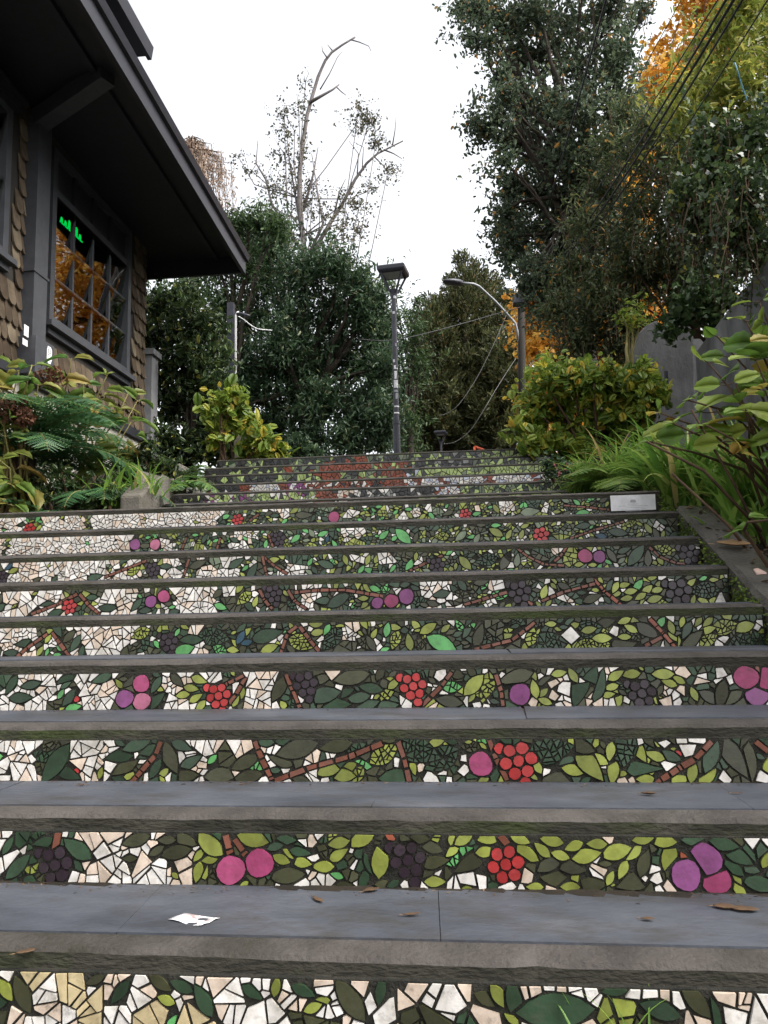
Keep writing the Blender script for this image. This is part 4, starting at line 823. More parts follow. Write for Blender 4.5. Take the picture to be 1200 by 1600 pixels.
# ------------------------------------------------------------------ concrete walls and blocks
def outline_wall(name, px, Y, th, mat, label, cat, rough=.0):
    mb = MB(); pts = [P(x, y, Y) for x, y in px]; poly = [(p[0], p[2]) for p in pts]
    if sum(poly[i][0] * poly[(i + 1) % len(poly)][1] - poly[(i + 1) % len(poly)][0] * poly[i][1] for i in range(len(poly))) > 0: poly = poly[::-1]
    mb.prism(poly, lambda u, v, d: (u, Y + th - d, v), th); o = mb.build(name, mat)
    bv = o.modifiers.new('bevel', 'BEVEL'); bv.width = .015; bv.segments = 2
    rebase(o, (sum(p[0] for p in pts) / len(pts), Y, min(p[2] for p in pts))); return tag(o, label, cat)
outline_wall('buttress', [(930, 720), (950, 640), (975, 590), (985, 560), (998, 520), (1010, 508), (1026, 500), (1034, 512), (1041, 507), (1083, 501), (1085, 560), (1087, 730)], 9.7, .45, M['wallconc'], 'tall grey streaked concrete buttress with a broken top edge, behind the right bushes', 'buttress')
mb = MB(); mb.hexa([(2.46, 2.0, -1.5), (2.85, 2.0, -1.5), (2.85, 9.25, .2), (2.46, 9.25, .2), (2.50, 2.0, 3.0), (2.85, 2.0, 3.0), (2.85, 9.25, 2.84), (2.50, 9.25, 2.84)])
o = mb.build('retaining_wall', M['wallconc']); bv = o.modifiers.new('bevel', 'BEVEL'); bv.width = .02; bv.segments = 2; rebase(o, (2.6, 6, 0)); tag(o, 'long smooth grey retaining wall behind the big hydrangea on the right', 'wall')
mb = MB(); mb.hexa([(2.5, 10.2, .8), (2.9, 10.2, .8), (2.9, 16, 1.2), (2.5, 16, 1.2), (2.55, 10.2, 3.3), (2.9, 10.2, 3.3), (2.9, 16, 3.2), (2.55, 16, 3.2)])
o = mb.build('retaining_wall', M['wallconc']); rebase(o, (2.6, 13, 1)); tag(o, 'far stretch of grey retaining wall hidden under scrub beyond the buttress', 'wall')
# iron rod by the buttress
o = MB(); a = P(1041, 580, 9.3); b = P(1043, 640, 9.3); o.tube([b, a], .022, 6); o = o.build('iron_post', M['black']); rebase(o, tuple(b)); tag(o, 'short thin black iron post standing before the grey buttress', 'post')
# left: low walls beside the upper flight, block, column, boulder
mb = MB(); pts = [(-2.30, 5.5), (-2.36, 6.04), (-2.60, 6.9), (-2.76, 7.6), (-2.92, 7.6), (-2.76, 6.9), (-2.53, 6.04), (-2.46, 5.5)]
zt = [.87, 1.12, 1.22, 1.35, 1.35, 1.22, 1.12, .87]; n = len(pts); V = [(x, y, .3) for x, y in pts] + [(x, y, z) for (x, y), z in zip(pts, zt)]
mb.add(V, [tuple(range(n, 2 * n)), tuple(range(n - 1, -1, -1))] + [(i, (i + 1) % n, n + (i + 1) % n, n + i) for i in range(n)]); o = mb.build('planter_wall', M['paleconc']); bv = o.modifiers.new('bevel', 'BEVEL'); bv.width = .02; bv.segments = 2
rebase(o, (-2.7, 6, .7)); tag(o, 'low pale concrete planter wall left of the upper steps', 'wall')
a = P(289, 752, 7.45); b = P(318, 727, 7.45); mb = MB(); mb.box((a[0], 7.30, .9), (min(b[0], UXL[3] - .01), 7.62, b[2]));  o = mb.build('concrete_block', M['paleconc']); bv = o.modifiers.new('bevel', 'BEVEL'); bv.width = .03; bv.segments = 2
rebase(o, (a[0], 7.45, .9)); tag(o, 'squat ivy-covered concrete block at the left end of the upper steps', 'block')
a = P(219, 548, 10.25); b = P(238, 660, 10.25); mb = MB(); mb.box((a[0], 10.2, 1.0), (b[0], 10.42, a[2] - .08)); mb.box((a[0] - .035, 10.165, a[2] - .079), (b[0] + .035, 10.455, a[2]))
o = mb.build('gate_pillar', M['wallconc']); rebase(o, (a[0], 10.3, 1.0)); tag(o, 'pale square pillar with a flat cap at the far corner of the house', 'pillar')
outline_wall('concrete_slab', [(366, 730), (364, 690), (368, 655), (376, 648), (383, 655), (387, 680), (387, 730)], 9.5, .5, M['paleconc'], 'upright pale concrete slab behind the yellowing hydrangea stems', 'slab')

# ------------------------------------------------------------------ lamps, poles, cables
def street_lamp(px, ytop, ybase_z, Y, s, label, stickers):
    c = P(px[0], px[1], Y); topz = P(615, ytop, Y)[2] if stickers else P(688, ytop, Y)[2]
    bx, bz = c[0], ybase_z; root = thing('street_lamp', (bx, Y, bz), label, 'street lamp', 'four-armed lantern lamps along the path')
    hz = topz - .47 * s * 1.0
    mb = MB(); mb.tube([(bx, Y, bz), (bx, Y, bz + 1.6 * s)], .062 * s, 14); mb.tube([(bx, Y, bz + 1.6 * s), (bx, Y, hz)], [.05 * s, .044 * s], 14)
    mb.tube([(bx, Y, bz + 1.58 * s), (bx, Y, bz + 1.64 * s)], .07 * s, 14); po = mb.build('pole', M['black'], root, False)
    mb = MB(); mb.tube([(bx, Y, hz - .10 * s), (bx, Y, hz - .02 * s), (bx, Y, hz + .06 * s)], [.05 * s, .062 * s, .085 * s], 14)
    mb.build('collar', M['black'], root)
    yw = -.12
    def rot(x, y): return (bx + x * math.cos(yw) - y * math.sin(yw), Y + x * math.sin(yw) + y * math.cos(yw))
    for i, j in ((-1, -1), (1, -1), (1, 1), (-1, 1)):
        x0, y0 = rot(i * .06 * s, j * .06 * s); x1, y1 = rot(i * .19 * s, j * .18 * s); mb = MB(); mb.bar((x0, y0, hz + .02 * s), (x1, y1, topz - .12 * s), .034 * s, .024 * s, 0, (0, 1, 0)); mb.build('arm', M['black'], root)
    mb = MB(); zt = topz; q = []
    for (hx, hy, z) in ((.205, .20, zt - .135 * s), (.245, .235, zt - .095 * s), (.25, .24, zt - .03 * s), (.21, .20, zt)):
        q.append([rot(i * hx * s, j * hy * s) + (z,) for i, j in ((-1, -1), (1, -1), (1, 1), (-1, 1))])
    V = [p for r in q for p in r]; Fc = [(a * 4 + i, a * 4 + (i + 1) % 4, a * 4 + 4 + (i + 1) % 4, a * 4 + 4 + i) for a in range(3) for i in range(4)] + [(3, 2, 1, 0), (12, 13, 14, 15)]
    mb.add(V, Fc); o = mb.build('lantern_head', M['black'], root); bv = o.modifiers.new('bevel', 'BEVEL'); bv.width = .012 * s; bv.segments = 2
    mb = MB(); z = zt - .137 * s; mb.add([rot(i * .145 * s, j * .14 * s) + (z - .003,) for i, j in ((-1, -1), (1, -1), (1, 1), (-1, 1))] + [rot(i * .165 * s, j * .16 * s) + (z + .004,) for i, j in ((-1, -1), (1, -1), (1, 1), (-1, 1))], [(3, 2, 1, 0), (0, 1, 5, 4), (1, 2, 6, 5), (2, 3, 7, 6), (3, 0, 4, 7)]); mb.build('light_panel', M['diffuser'], o)
    # slanting glass panel face on the front of the head
    if stickers:
        rs = random.Random(3)
        for (py, h_, wd, mt) in ((565, .05, .5, 'plaque'), (575, .07, .4, 'paper'), (577, .02, 1.0, 'plaque'), (585, .09, .55, 'paper'), (588, .12, .5, 'plaque'), (601, .14, .95, 'plaque'), (612, .04, .8, 'greymetal'), (620, .10, .5, 'greymetal'), (636, .025, 1.3, 'plaque'), (646, .02, 1.5, 'paper'), (540, .05, .35, 'greymetal'), (490, .04, .5, 'plaque'), (465, .06, .7, 'plaque')):
            z = P(617, py, Y)[2]; mb = MB(); r = .0525 if z > bz + 1.66 else .065; a0 = -PI / 2 + rs.uniform(-.9, .2) * (1 if wd < .8 else .2) - (wd * .3 if wd >= .8 else 0); n = 6; V = []
            for i in range(n + 1):
                a = a0 + wd * 1.4 * i / n
                for zz, rr in ((z - h_ / 2, r), (z + h_ / 2, r), (z - h_ / 2, r + .003), (z + h_ / 2, r + .003)): V.append((bx + rr * math.cos(a), Y + rr * math.sin(a), zz))
            mb.add(V, [(4 * i + 2, 4 * i + 6, 4 * i + 7, 4 * i + 3) for i in range(n)] + [(4 * i, 4 * i + 1, 4 * i + 5, 4 * i + 4) for i in range(n)]); mb.build('sticker', M[mt], po)
street_lamp((620, 690), 419, TOP - .02, 14.0, 1.0, 'tall black lantern lamp post plastered with torn white stickers, above the steps', True)
street_lamp((689, 690), 674, 1.7, 27.0, 0.8, 'tiny far-off black lantern lamp at the foot of the cypress', False)

def cable(name, pts, r, label, cat='cable', mat='cable', sag=0.0, n=24, group=None):
    """pts: list of 3D points joined by a smooth line"""
    pts = [np.array(p) for p in pts]; out = []
    if len(pts) == 2:
        for i in range(n + 1):
            t = i / n; p = pts[0] * (1 - t) + pts[1] * t; p = p - np.array([0, 0, sag * 4 * t * (1 - t)]); out.append(p)
    else:
        for i in range(len(pts) - 1):
            p0 = pts[max(0, i - 1)]; p1 = pts[i]; p2 = pts[i + 1]; p3 = pts[min(len(pts) - 1, i + 2)]
            for k in range(6):
                t = k / 6; out.append(.5 * ((2 * p1) + (-p0 + p2) * t + (2 * p0 - 5 * p1 + 4 * p2 - p3) * t * t + (-p0 + 3 * p1 - 3 * p2 + p3) * t ** 3))
        out.append(pts[-1])
    mb = MB(); mb.tube(out, r, 6); o = mb.build(name, M[mat], None, True); rebase(o, tuple(out[0])); return tag(o, label, cat, group)
YP = 19.0
pb = P(820, 700, YP); ptop = P(814, 455, YP)
up = thing('utility_pole', (pb[0], YP, TOP), 'weathered wooden utility pole with a curved metal lamp arm beside the cypress', 'utility pole')
mb = MB(); mb.tube([(pb[0], YP, TOP - .1), (pb[0] - .02, YP, (TOP + ptop[2]) / 2), tuple(ptop)], [.105, .095, .08], 12); mb.build('pole', M['woodpole'], up, True)
mb = MB(); c = P(813, 468, YP - .1); mb.box((c[0] - .17, YP - .2, c[2] - .10), (c[0] + .10, YP + .12, c[2] + .10)); mb.build('junction_box', M['black'], up)
mb = MB(); arm = [P(x, y, YP - .2 - d) for x, y, d in ((809, 532, 0), (808.5, 518, .05), (805, 505, .1), (797, 496, .2), (775, 472, .5), (758, 456, .8), (748, 447, 1.0), (740, 443.5, 1.1), (722, 442, 1.2))]
mb.tube(arm, .027, 8); ao = mb.build('lamp_arm', M['greymetal'], up, True)
a = P(724, 442.5, YP - 1.4); b = P(692, 440.5, YP - 1.7); mb = MB(); d = b - a
sect = [(0, .05, .05), (.15, .11, .075), (.45, .14, .085), (.85, .12, .06), (1, .06, .03)]; V = []
for t, wy, hz in sect:
    p = a + d * t
    for i in range(10): an = 2 * PI * i / 10; V.append((p[0], p[1] + wy * math.cos(an), p[2] + hz * math.sin(an) * (1 if math.sin(an) > 0 else .45)))
mb.add(V, [(k * 10 + i, k * 10 + (i + 1) % 10, k * 10 + 10 + (i + 1) % 10, k * 10 + 10 + i) for k in range(4) for i in range(10)] + [tuple(range(9, -1, -1)), tuple(range(40, 50))]); mb.build('lamp_head', M['black'], ao, True)
pc = P(814, 466, YP)
GC = 'overhead cables on the right'
for i, (q, r, sg, lab, py) in enumerate((((1152, -30, 5.0), .009, .30, 'thick black overhead cable, leftmost of the tight bundle at the top right', 462), ((1164, -30, 5.0), .0105, .36, 'thickest black overhead cable, in the middle of the top right bundle', 464), ((1178, -30, 5.1), .008, .42, 'black overhead cable, rightmost of the tight bundle at the top right', 468),
        ((1140, -30, 5.2), .005, .12, 'thin black wire hanging just left of the cable bundle at the top right', 460), ((955, -30, 6.5), .010, .10, 'lone black cable crossing the big right hand tree', 458), ((1218, -30, 5.2), .0055, .55, 'thin black wire at the far right edge near the pale canes', 472), ((1070, -10, 7.0), .004, .0, 'thinnest black wire crossing the orange maple leaves', 456))):
    cable('overhead_cable', [P(814, py, YP - .12), P(*q)], r, lab, group=GC, sag=sg)
cable('hanging_cable', [P(792, 490, YP - .3), P(775, 530, YP - .6), P(748, 585, YP - .8), P(720, 628, YP - .9), P(700, 645, YP - .9), P(685, 649, YP - .9)], .0055, 'upper pale cable looping down in front of the cypress', mat='greycable')
cable('hanging_cable', [P(806, 560, YP - .3), P(780, 600, YP - .7), P(756, 640, YP - 1), P(735, 672, YP - 1), P(712, 690, YP - 1), P(692, 694, YP - 1)], .006, 'lower pale cable looping down to the far lamp', mat='greycable')
cable('overhead_cable', [P(812, 480, YP - .2), P(640, 527, 15.5), P(560, 530, 14.5)], .009, 'dark wire running left from the utility pole past the lamp post', group=GC)
# blue tie on a wire
cable('blue_cord', [P(1148, 98, 5.6), P(1152, 110, 5.6), P(1158, 130, 5.65), P(1168, 158, 5.7)], .005, 'short pale blue cord dangling from a wire by the pale canes', 'cord', 'bluecord')
# black service post with two conduits
YQ = 12.0; a = P(361, 474, YQ); root = thing('service_post', (a[0], YQ, 1.7), 'black square post carrying two thin white conduits, above the yellowing hydrangea', 'post')
mb = MB(); mb.box((a[0] - .05, YQ - .05, 1.5), (a[0] + .05, YQ + .05, a[2])); mb.build('post', M['black'], root)
for (px, yt, r) in ((354.5, 502, .010), (368.5, 492, .017)):
    t = P(px, yt, YQ - .03); mb = MB(); pts = [(t[0], YQ - .03, 1.5), (t[0], YQ - .03, t[2])]
    if r > .012: pts += [(t[0] + .015, YQ - .03, t[2] + .03), (t[0] + .05, YQ - .03, t[2] + .045)]
    mb.tube(pts, r, 8); mb.build('conduit', M['paper'], root, True)
mb = MB(); c = P(380, 492, YQ); mb.tube([P(370, 490, YQ - .03), P(377, 490, YQ - .03), P(384, 492, YQ - .03), P(390, 494, YQ - .05)], .022, 8); mb.build('lamp_arm', M['black'], root, True)
cable('hanging_cable', [P(372, 494, YQ - .04), P(382, 500, YQ - .04), P(392, 508, YQ - .04), P(404, 514, YQ), P(425, 516, YQ + .3)], .007, 'thin white cable trailing right from the black service post', mat='paper')
# orange bent rail
mb = MB(); YO = 11.0; r_ = [P(742, 712, YO), P(741.5, 698, YO), P(756, 703, YO), P(757, 714, YO)]
r_[0][2] = TOP; r_[3][2] = TOP
mb.tube([r_[0], r_[1]], .018, 8); mb.tube([r_[1], r_[2]], .018, 8); mb.tube([r_[2], r_[3]], .018, 8); o = mb.build('bent_rail', M['orange'], None, True); rebase(o, tuple(r_[0])); tag(o, 'small bent orange tubular rail just past the top step', 'rail')

# ------------------------------------------------------------------ upper flight
upf = thing('mosaic_staircase', (-1.0, UY[0], sz(8)), 'narrower upper flight whose risers hold pale green, white and terracotta chips', 'staircase')
def upcol(k):
    # colour zones by photo pixel, bottom riser first
    Z = {0: [(0, 470, 'hhqad'), (470, 560, 'nnhw'), (560, 660, 'hhyhw'), (660, 1200, 'qqad')],
         1: [(0, 320, 'hhhq'), (320, 495, 'qqqhwva'), (495, 525, 'nnnb'), (525, 560, 'wchwn'), (560, 680, 'hhhywh'), (680, 720, 'nwws'), (720, 1200, 'qqaahqd')],
         2: [(0, 315, 'wwhsw'), (315, 335, 'nwh'), (335, 375, 'hhwh'), (375, 392, 'nnb'), (392, 440, 'wwsw'), (440, 455, 'bnn'), (455, 475, 'wwsv'), (475, 500, 'wnn'), (500, 590, 'nnhwnb'), (590, 605, 'hhn'), (605, 632, 'nnb'), (632, 648, 'sww'), (648, 660, 'nb'), (660, 690, 'wwsw'), (690, 697, 'bb'), (697, 760, 'wwws'), (760, 772, 'bn'), (772, 830, 'wwws'), (830, 845, 'nnb'), (845, 900, 'swws')],
         3: [(0, 500, 'qhhhaq'), (500, 530, 'nnn'), (530, 600, 'hqnha'), (600, 632, 'nnb'), (632, 660, 'hhqs'), (660, 1200, 'qqqqa')],
         4: [(0, 440, 'qhhhhq'), (440, 500, 'qhnha'), (500, 580, 'nnnnb'), (580, 590, 'qa'), (590, 640, 'nnqna'), (640, 700, 'hhqy'), (700, 745, 'hyyh'), (745, 1200, 'qhaq')],
         5: [(0, 500, 'hhhhqad'), (500, 560, 'qhadn'), (560, 575, 'nnn'), (575, 640, 'qhah'), (640, 760, 'qhhyq'), (760, 1200, 'qqqh')]}
    return Z[k]
for i in range(6):
    yp = UY[i] - .05; dpt = (UY[i + 1] - UY[i] if i < 5 else .5) + .02
    st = step_mesh(UXL[i], UXR[i], UY[i], UZ[i], dpt, upf, 200 + i, lip=.03)
    mb = MB(); mb.box((UXL[i] + .01, yp, UZ[i] - .165), (UXR[i] - .01, yp + .01, UZ[i] - .022)); mb.build('riser_bed', M['grout'], st)
    ms = Mosaic(UXL[i] + .03, UXR[i] - (.03 if i < 5 else .26), UZ[i] - .16, UZ[i] - .027, 300 + i)
    zones = [(P(a, 750, yp)[0], P(b, 750, yp)[0], s) for a, b, s in upcol(i)]
    def colr(u, v, zones=zones, ms=ms):
        for a, b, s in zones:
            if a <= u < b: return ms.rs.choice(s)
        return 'h'
    ms.fill(.085, colr, .0020 if i in (0, 3, 4, 5) else .0010, True); ms.fill(.02, colr); ms.build(yp, 0, st)
    if i == 5:
        a = P(826, 713, yp); b = P(856, 711, yp); pm = MB(); pm.box((a[0], yp - .012, UZ[i] - .15), (b[0], yp + .001, UZ[i] - .03)); pm.build('plaque', M['plaque'], st)
    mb = MB(); mb.box((UXL[i] + .02, UY[i] + .002, UZ[i] - .02), (UXR[i] - .02, UY[i] + dpt - .08, UZ[i] + .004)); mb.build('slate_tread', M['slate'], st)

# ------------------------------------------------------------------ trees and scrub
RS = np.random.RandomState(77)
def T_(n, *a, **k): return tree(n, *a, **k)
# dark evergreen centre-left
c = clumps_px(RS, [(395, 395, 42), (430, 385, 38), (415, 440, 55), (470, 430, 50), (520, 420, 34), (395, 500, 55), (455, 495, 65), (520, 490, 58), (570, 500, 34), (410, 570, 55), (470, 570, 70), (535, 560, 62), (580, 570, 34), (430, 640, 60), (500, 640, 66), (555, 640, 40), (420, 690, 40), (480, 695, 50), (545, 690, 40), (588, 520, 26, .8), (594, 620, 24, .8), (590, 680, 26, .8), (560, 450, 30, .7), (585, 470, 20, .6), (600, 575, 18, .6), (500, 560, 60), (440, 540, 50), (385, 610, 40), (365, 560, 36), (362, 650, 36), (350, 515, 30), (335, 620, 36), (600, 650, 22, .7), (598, 550, 20, .7)], 17.0, .9)
tree('evergreen_tree', (P(480, 700, 17)[0], 17, TOP), P(475, 610, 17), c, 'broad dark evergreen tree filling the middle left behind the lamp post', 'tree', M['lf_dark'], M['darkbark'], 1, tips=135, per=16, size=.13, T=T_long, r0=.2, twig=.6, droop=.4, up=.2, shell=.7)
c = clumps_px(RS, [(375, 350, 26), (400, 345, 30), (365, 385, 34), (430, 350, 22, .7), (340, 420, 34), (385, 420, 40), (345, 470, 36), (300, 450, 40), (255, 470, 36)], 16.5, .8)
tree('leafy_tree', (P(370, 700, 16.5)[0], 16.5, TOP), P(365, 520, 16.5), c, 'paler green tree rising behind the end of the dark eave', 'tree', M['lf_mid'], M['darkbark'], 2, tips=70, per=14, size=.12, T=T_long, r0=.15, twig=.5, droop=.2)
# shrub beside the house
c = clumps_px(RS, [(250, 480, 30), (285, 470, 34), (240, 530, 26), (285, 520, 40), (325, 505, 38), (310, 560, 44), (262, 575, 30), (338, 560, 28), (300, 610, 42), (340, 610, 34), (270, 640, 34), (320, 650, 36), (355, 640, 26), (245, 610, 18, .5), (255, 690, 30), (295, 695, 34), (335, 700, 30), (235, 720, 20), (270, 730, 26), (370, 690, 24)], 10.9, .35)
tree('camellia_shrub', (P(300, 700, 10.9)[0], 10.9, 1.65), P(300, 640, 10.9), c, 'glossy dark shrub crowding the far corner of the house', 'shrub', M['lf_ivy'], M['darkbark'], 3, tips=60, per=10, size=.105, T=T_med, r0=.06, twig=.3, droop=.2, up=.2)
# thin tall tree with bare limbs
def sparse():
    Y = 20.0; rs = np.random.RandomState(8); root = thing('bare_topped_tree', (P(480, 700, Y)[0], Y, TOP), 'tall thin-leaved tree with two long bare dead limbs against the white sky', 'tree')
    mb = MB()
    def pl(pts, r0, r1): mb.tube([P(x, y, Y + rs.uniform(-.1, .1)) for x, y in pts], np.linspace(r0, r1, len(pts)), 7)
    pl([(482, 700), (480, 560), (478, 470), (474, 380), (468, 320), (468, 270), (473, 225), (480, 180), (488, 150), (497, 120), (508, 95), (518, 82), (535, 70), (555, 58)], .088, .022)
    pl([(478, 430), (492, 390), (515, 350), (535, 318), (555, 280), (573, 255), (590, 240), (606, 232), (630, 220)], .065, .016)
    pl([(484, 160), (502, 150), (520, 140), (530, 132)], .05, .015); pl([(526, 136), (534, 144), (541, 149)], .02, .008)
    pl([(511, 90), (504, 80), (503, 72)], .02, .008); pl([(520, 80), (512, 70)], .02, .008); pl([(548, 62), (562, 66), (576, 72), (580, 80)], .02, .006); pl([(500, 140), (515, 115), (527, 90), (535, 80)], .018, .006)
    pl([(600, 234), (615, 240), (628, 248)], .025, .008); pl([(613, 228), (617, 205), (619, 182)], .02, .006); pl([(558, 278), (560, 240), (545, 220)], .02, .006); pl([(566, 262), (568, 230), (553, 222)], .015, .005)
    pl([(470, 390), (445, 350), (425, 320), (415, 280), (400, 255), (403, 220)], .05, .01); pl([(474, 330), (490, 270), (497, 230)], .04, .01); pl([(482, 400), (505, 350), (496, 300), (487, 240)], .05, .01); pl([(472, 370), (462, 310), (452, 250), (447, 200)], .04, .008); pl([(498, 385), (470, 350), (450, 352)], .03, .01)
    pl([(520, 345), (530, 300), (540, 280)], .03, .008); pl([(585, 245), (600, 260), (608, 275)], .02, .006)
    mb.build('trunk', M['palebark'], root, True)
    cl = clumps_px(rs, [(440, 175, 20, .5), (452, 205, 26), (470, 240, 22, .8), (445, 245, 24), (455, 285, 32), (425, 290, 24), (420, 330, 28), (450, 335, 32), (490, 290, 22, .8), (500, 330, 30), (478, 320, 26), (565, 175, 20), (580, 190, 14), (555, 195, 20, .8), (590, 222, 14), (608, 265, 12), (560, 320, 24), (540, 350, 34), (560, 360, 26), (520, 375, 36), (500, 390, 36), (580, 290, 16, .6), (530, 400, 34), (505, 430, 34), (540, 430, 26), (450, 370, 30, .8), (395, 265, 14, .5), (372, 245, 14, .3), (480, 130, 12, .3), (470, 165, 16, .5), (540, 310, 24)], Y, .8)
    for q in cl:
        tx, ty = [(482, 560), (477, 450), (472, 370), (468, 310)][rs.randint(4)]; t0 = P(tx, ty, Y); c0 = np.array(q[:3])
        if t0[2] > q[2] - .3: t0 = P(480, 560, Y)
        m0 = t0 + (c0 - t0) * np.array([.62, .62, .38]) + rs.randn(3) * .1; e = c0 + np.array([rs.randn() * .15, rs.randn() * .2, q[3] * 1.1])
        limb_mb.tube([t0, (t0 * .5 + m0 * .5) + rs.randn(3) * .04, m0, c0 + rs.randn(3) * .05, (c0 + e) / 2 + rs.randn(3) * .06, e], [.020, .017, .014, .010, .007, .003], 5)
    limb_mb.build('branches', M['palebark'], root, True)
    pos, R, sz_, _ = spray(rs, [(q[0], q[1], q[2], q[3] * 1.35) + q[4:] for q in cl], 28, 9, .078, twig=.45, droop=.2, spread=1.0, shell=.8); scatter('crown', T_small, pos, R, sz_, M['lf_sparse'], root)
limb_mb = MB(); sparse()
# weeping tree
def weeping():
    Y = 24.0; rs = np.random.RandomState(12); root = thing('weeping_tree', (P(310, 700, Y)[0], Y, TOP), 'faded pinkish weeping tree hanging over the tip of the eave', 'tree')
    mb = MB(); a = P(305, 560, Y); mb.tube([P(310, 700, Y), a, P(300, 300, Y), P(295, 225, Y)], [.25, .2, .1, .04], 8); 
    po, di, no = [], [], []; sm = MB()
    for k in range(90):
        x0 = rs.normal(308, 26); y0 = 214 + ((x0 - 300) / 60.0) ** 2 * 40 + abs(rs.randn()) * 22; L = rs.uniform(25, 105); y = Y + rs.uniform(-1.2, 1.2)
        s = P(x0, y0, y); e = P(x0 + rs.uniform(-4, 8), y0 + L, y); sm.tube([P(297, 235, Y), P((x0 + 297) / 2, y0 - 4, (y + Y) / 2), s, (s + e) / 2 + rs.randn(3) * .05, e], [.03, .02, .011, .008, .004], 4)
        n = int(L * .9); t = rs.rand(n, 1); p = s + (e - s) * t + rs.randn(n, 3) * .07; po.append(p); di.append(rs.randn(n, 3) * .5 + np.array([0, 0, -1])); no.append(rs.randn(n, 3))
    mb.build('trunk', M['darkbark'], root, True); sm.build('branches', M['stem'], root, True); po = np.concatenate(po); scatter('crown', T_long, po, frames(np.concatenate(di), np.concatenate(no)), rs.uniform(.07, .15, len(po)), M['lf_weep'], root)
weeping()
# slight tree right of the lamp
c = clumps_px(RS, [(560, 470, 24, .7), (585, 490, 22, .7), (600, 530, 24, .9), (640, 490, 16, .6), (650, 520, 20, .7), (655, 560, 30), (640, 600, 34), (610, 560, 20, .6), (640, 650, 26), (655, 470, 10, .4), (612, 440, 9, .4), (640, 690, 26), (615, 500, 20, .5)], 18.0, .8)
tree('slender_tree', (P(640, 700, 18)[0], 18, TOP), P(640, 620, 18), c, 'loose feathery dark tree just right of the lantern lamp post', 'tree', M['lf_mid'], M['darkbark'], 6, tips=46, per=11, size=.125, T=T_long, r0=.1, twig=.5)
# cypress
def cypress():
    Y = 30.0; rs = np.random.RandomState(31); root = thing('cypress_tree', (P(740, 700, Y)[0], Y, TOP), 'shaggy olive-green cypress tree behind the curved lamp arm', 'tree')
    mb = MB(); PO, DI, NO, SZ = [], [], [], []
    leaders = [(727, 405, 732, 1.0), (688, 465, 700, .8), (765, 438, 762, .95), (660, 505, 682, .8), (672, 475, 690, .75), (796, 470, 788, .85), (745, 425, 745, .9), (650, 590, 670, .6), (710, 440, 716, .8), (805, 540, 800, .6), (780, 520, 775, .7), (740, 560, 735, .8), (700, 580, 700, .7)]
    for (xt, yt, xb, s) in leaders:
        y = Y + rs.uniform(-1.2, 1.2); top = P(xt, yt, y); bot = P(xb, 716, y); mb.tube([bot, (bot + top) / 2, top], [.24 * s, .15 * s, .02], 7)
        n = int(120 * s)
        for k in range(n):
            t = rs.rand() ** .8; p0 = bot + (top - bot) * t; az = rs.uniform(0, 2 * PI); L = (1 - t) ** .62 * 1.9 * s * rs.uniform(.55, 1.15) + .30; el = .22 + .75 * t
            d = np.array([math.cos(az) * math.cos(el), math.sin(az) * math.cos(el), math.sin(el) - .12]); e = p0 + d * L; mid = (p0 + e) / 2 + np.array([0, 0, -.05 * L])
            mb.tube([p0, mid, e], [.018, .012, .004], 4, 0, False)
            m = int(26 + L * 48); tt = rs.uniform(.22, 1.08, (m, 1)); q = p0 + (e - p0) * tt + np.array([0, 0, -.2]) * L * tt * (1 - tt) + rs.randn(m, 3) * .12 * (1.25 - .7 * tt); PO.append(q)
            DI.append(d * .9 + rs.randn(m, 3) * .42 + np.array([0, 0, .12])); NO.append(rs.randn(m, 3)); SZ.append(rs.uniform(.11, .27, m) * (1.1 - .3 * t))
    mb.build('trunk', M['darkbark'], root, True); scatter('crown', T_long, np.concatenate(PO), frames(np.concatenate(DI), np.concatenate(NO)), np.concatenate(SZ), M['lf_yew'], root)
cypress()
# big evergreen oak on the right
c = clumps_px(RS, [(750, 12, 20), (795, 30, 32), (835, 15, 45), (890, 30, 50), (950, 20, 45), (808, 90, 28), (855, 80, 46), (905, 95, 55), (960, 90, 45), (785, 150, 16, .5), (812, 165, 32), (860, 165, 48), (910, 170, 58), (965, 165, 45), (757, 200, 13, .6), (802, 215, 26), (845, 235, 46), (895, 240, 58), (955, 240, 50), (798, 290, 20), (835, 300, 40), (880, 310, 58), (945, 310, 55), (800, 350, 36), (850, 370, 50), (910, 380, 56), (970, 370, 45), (800, 390, 24), (840, 425, 36), (890, 440, 46), (945, 440, 46), (860, 475, 26), (905, 495, 34), (738, 60, 9, .3), (725, 8, 13, .6), (785, 115, 10, .3), (1000, 20, 24, .4)], 12.5, .9)
c += clumps_px(RS, [(765, 65, 14, .25), (775, 180, 14, .25), (787, 250, 14, .3), (790, 330, 14, .3), (798, 375, 14, .3), (825, 440, 16, .4), (742, 190, 8, .2)], 12.0, .5)
c += clumps_px(RS, [(800, -60, 60), (880, -70, 70), (960, -60, 60)], 12.5, .9)
tree('evergreen_oak', (P(930, 640, 12.5)[0], 12.8, 2.0), P(915, 300, 12.5), c, 'huge evergreen oak with a few rusty leaves, overhanging the right side of the steps', 'tree', M['lf_oak'], M['darkbark'], 9, tips=92, per=15, size=.078, T=T_med, r0=.15, twig=.5, spread=.95, droop=.15, shell=.6)
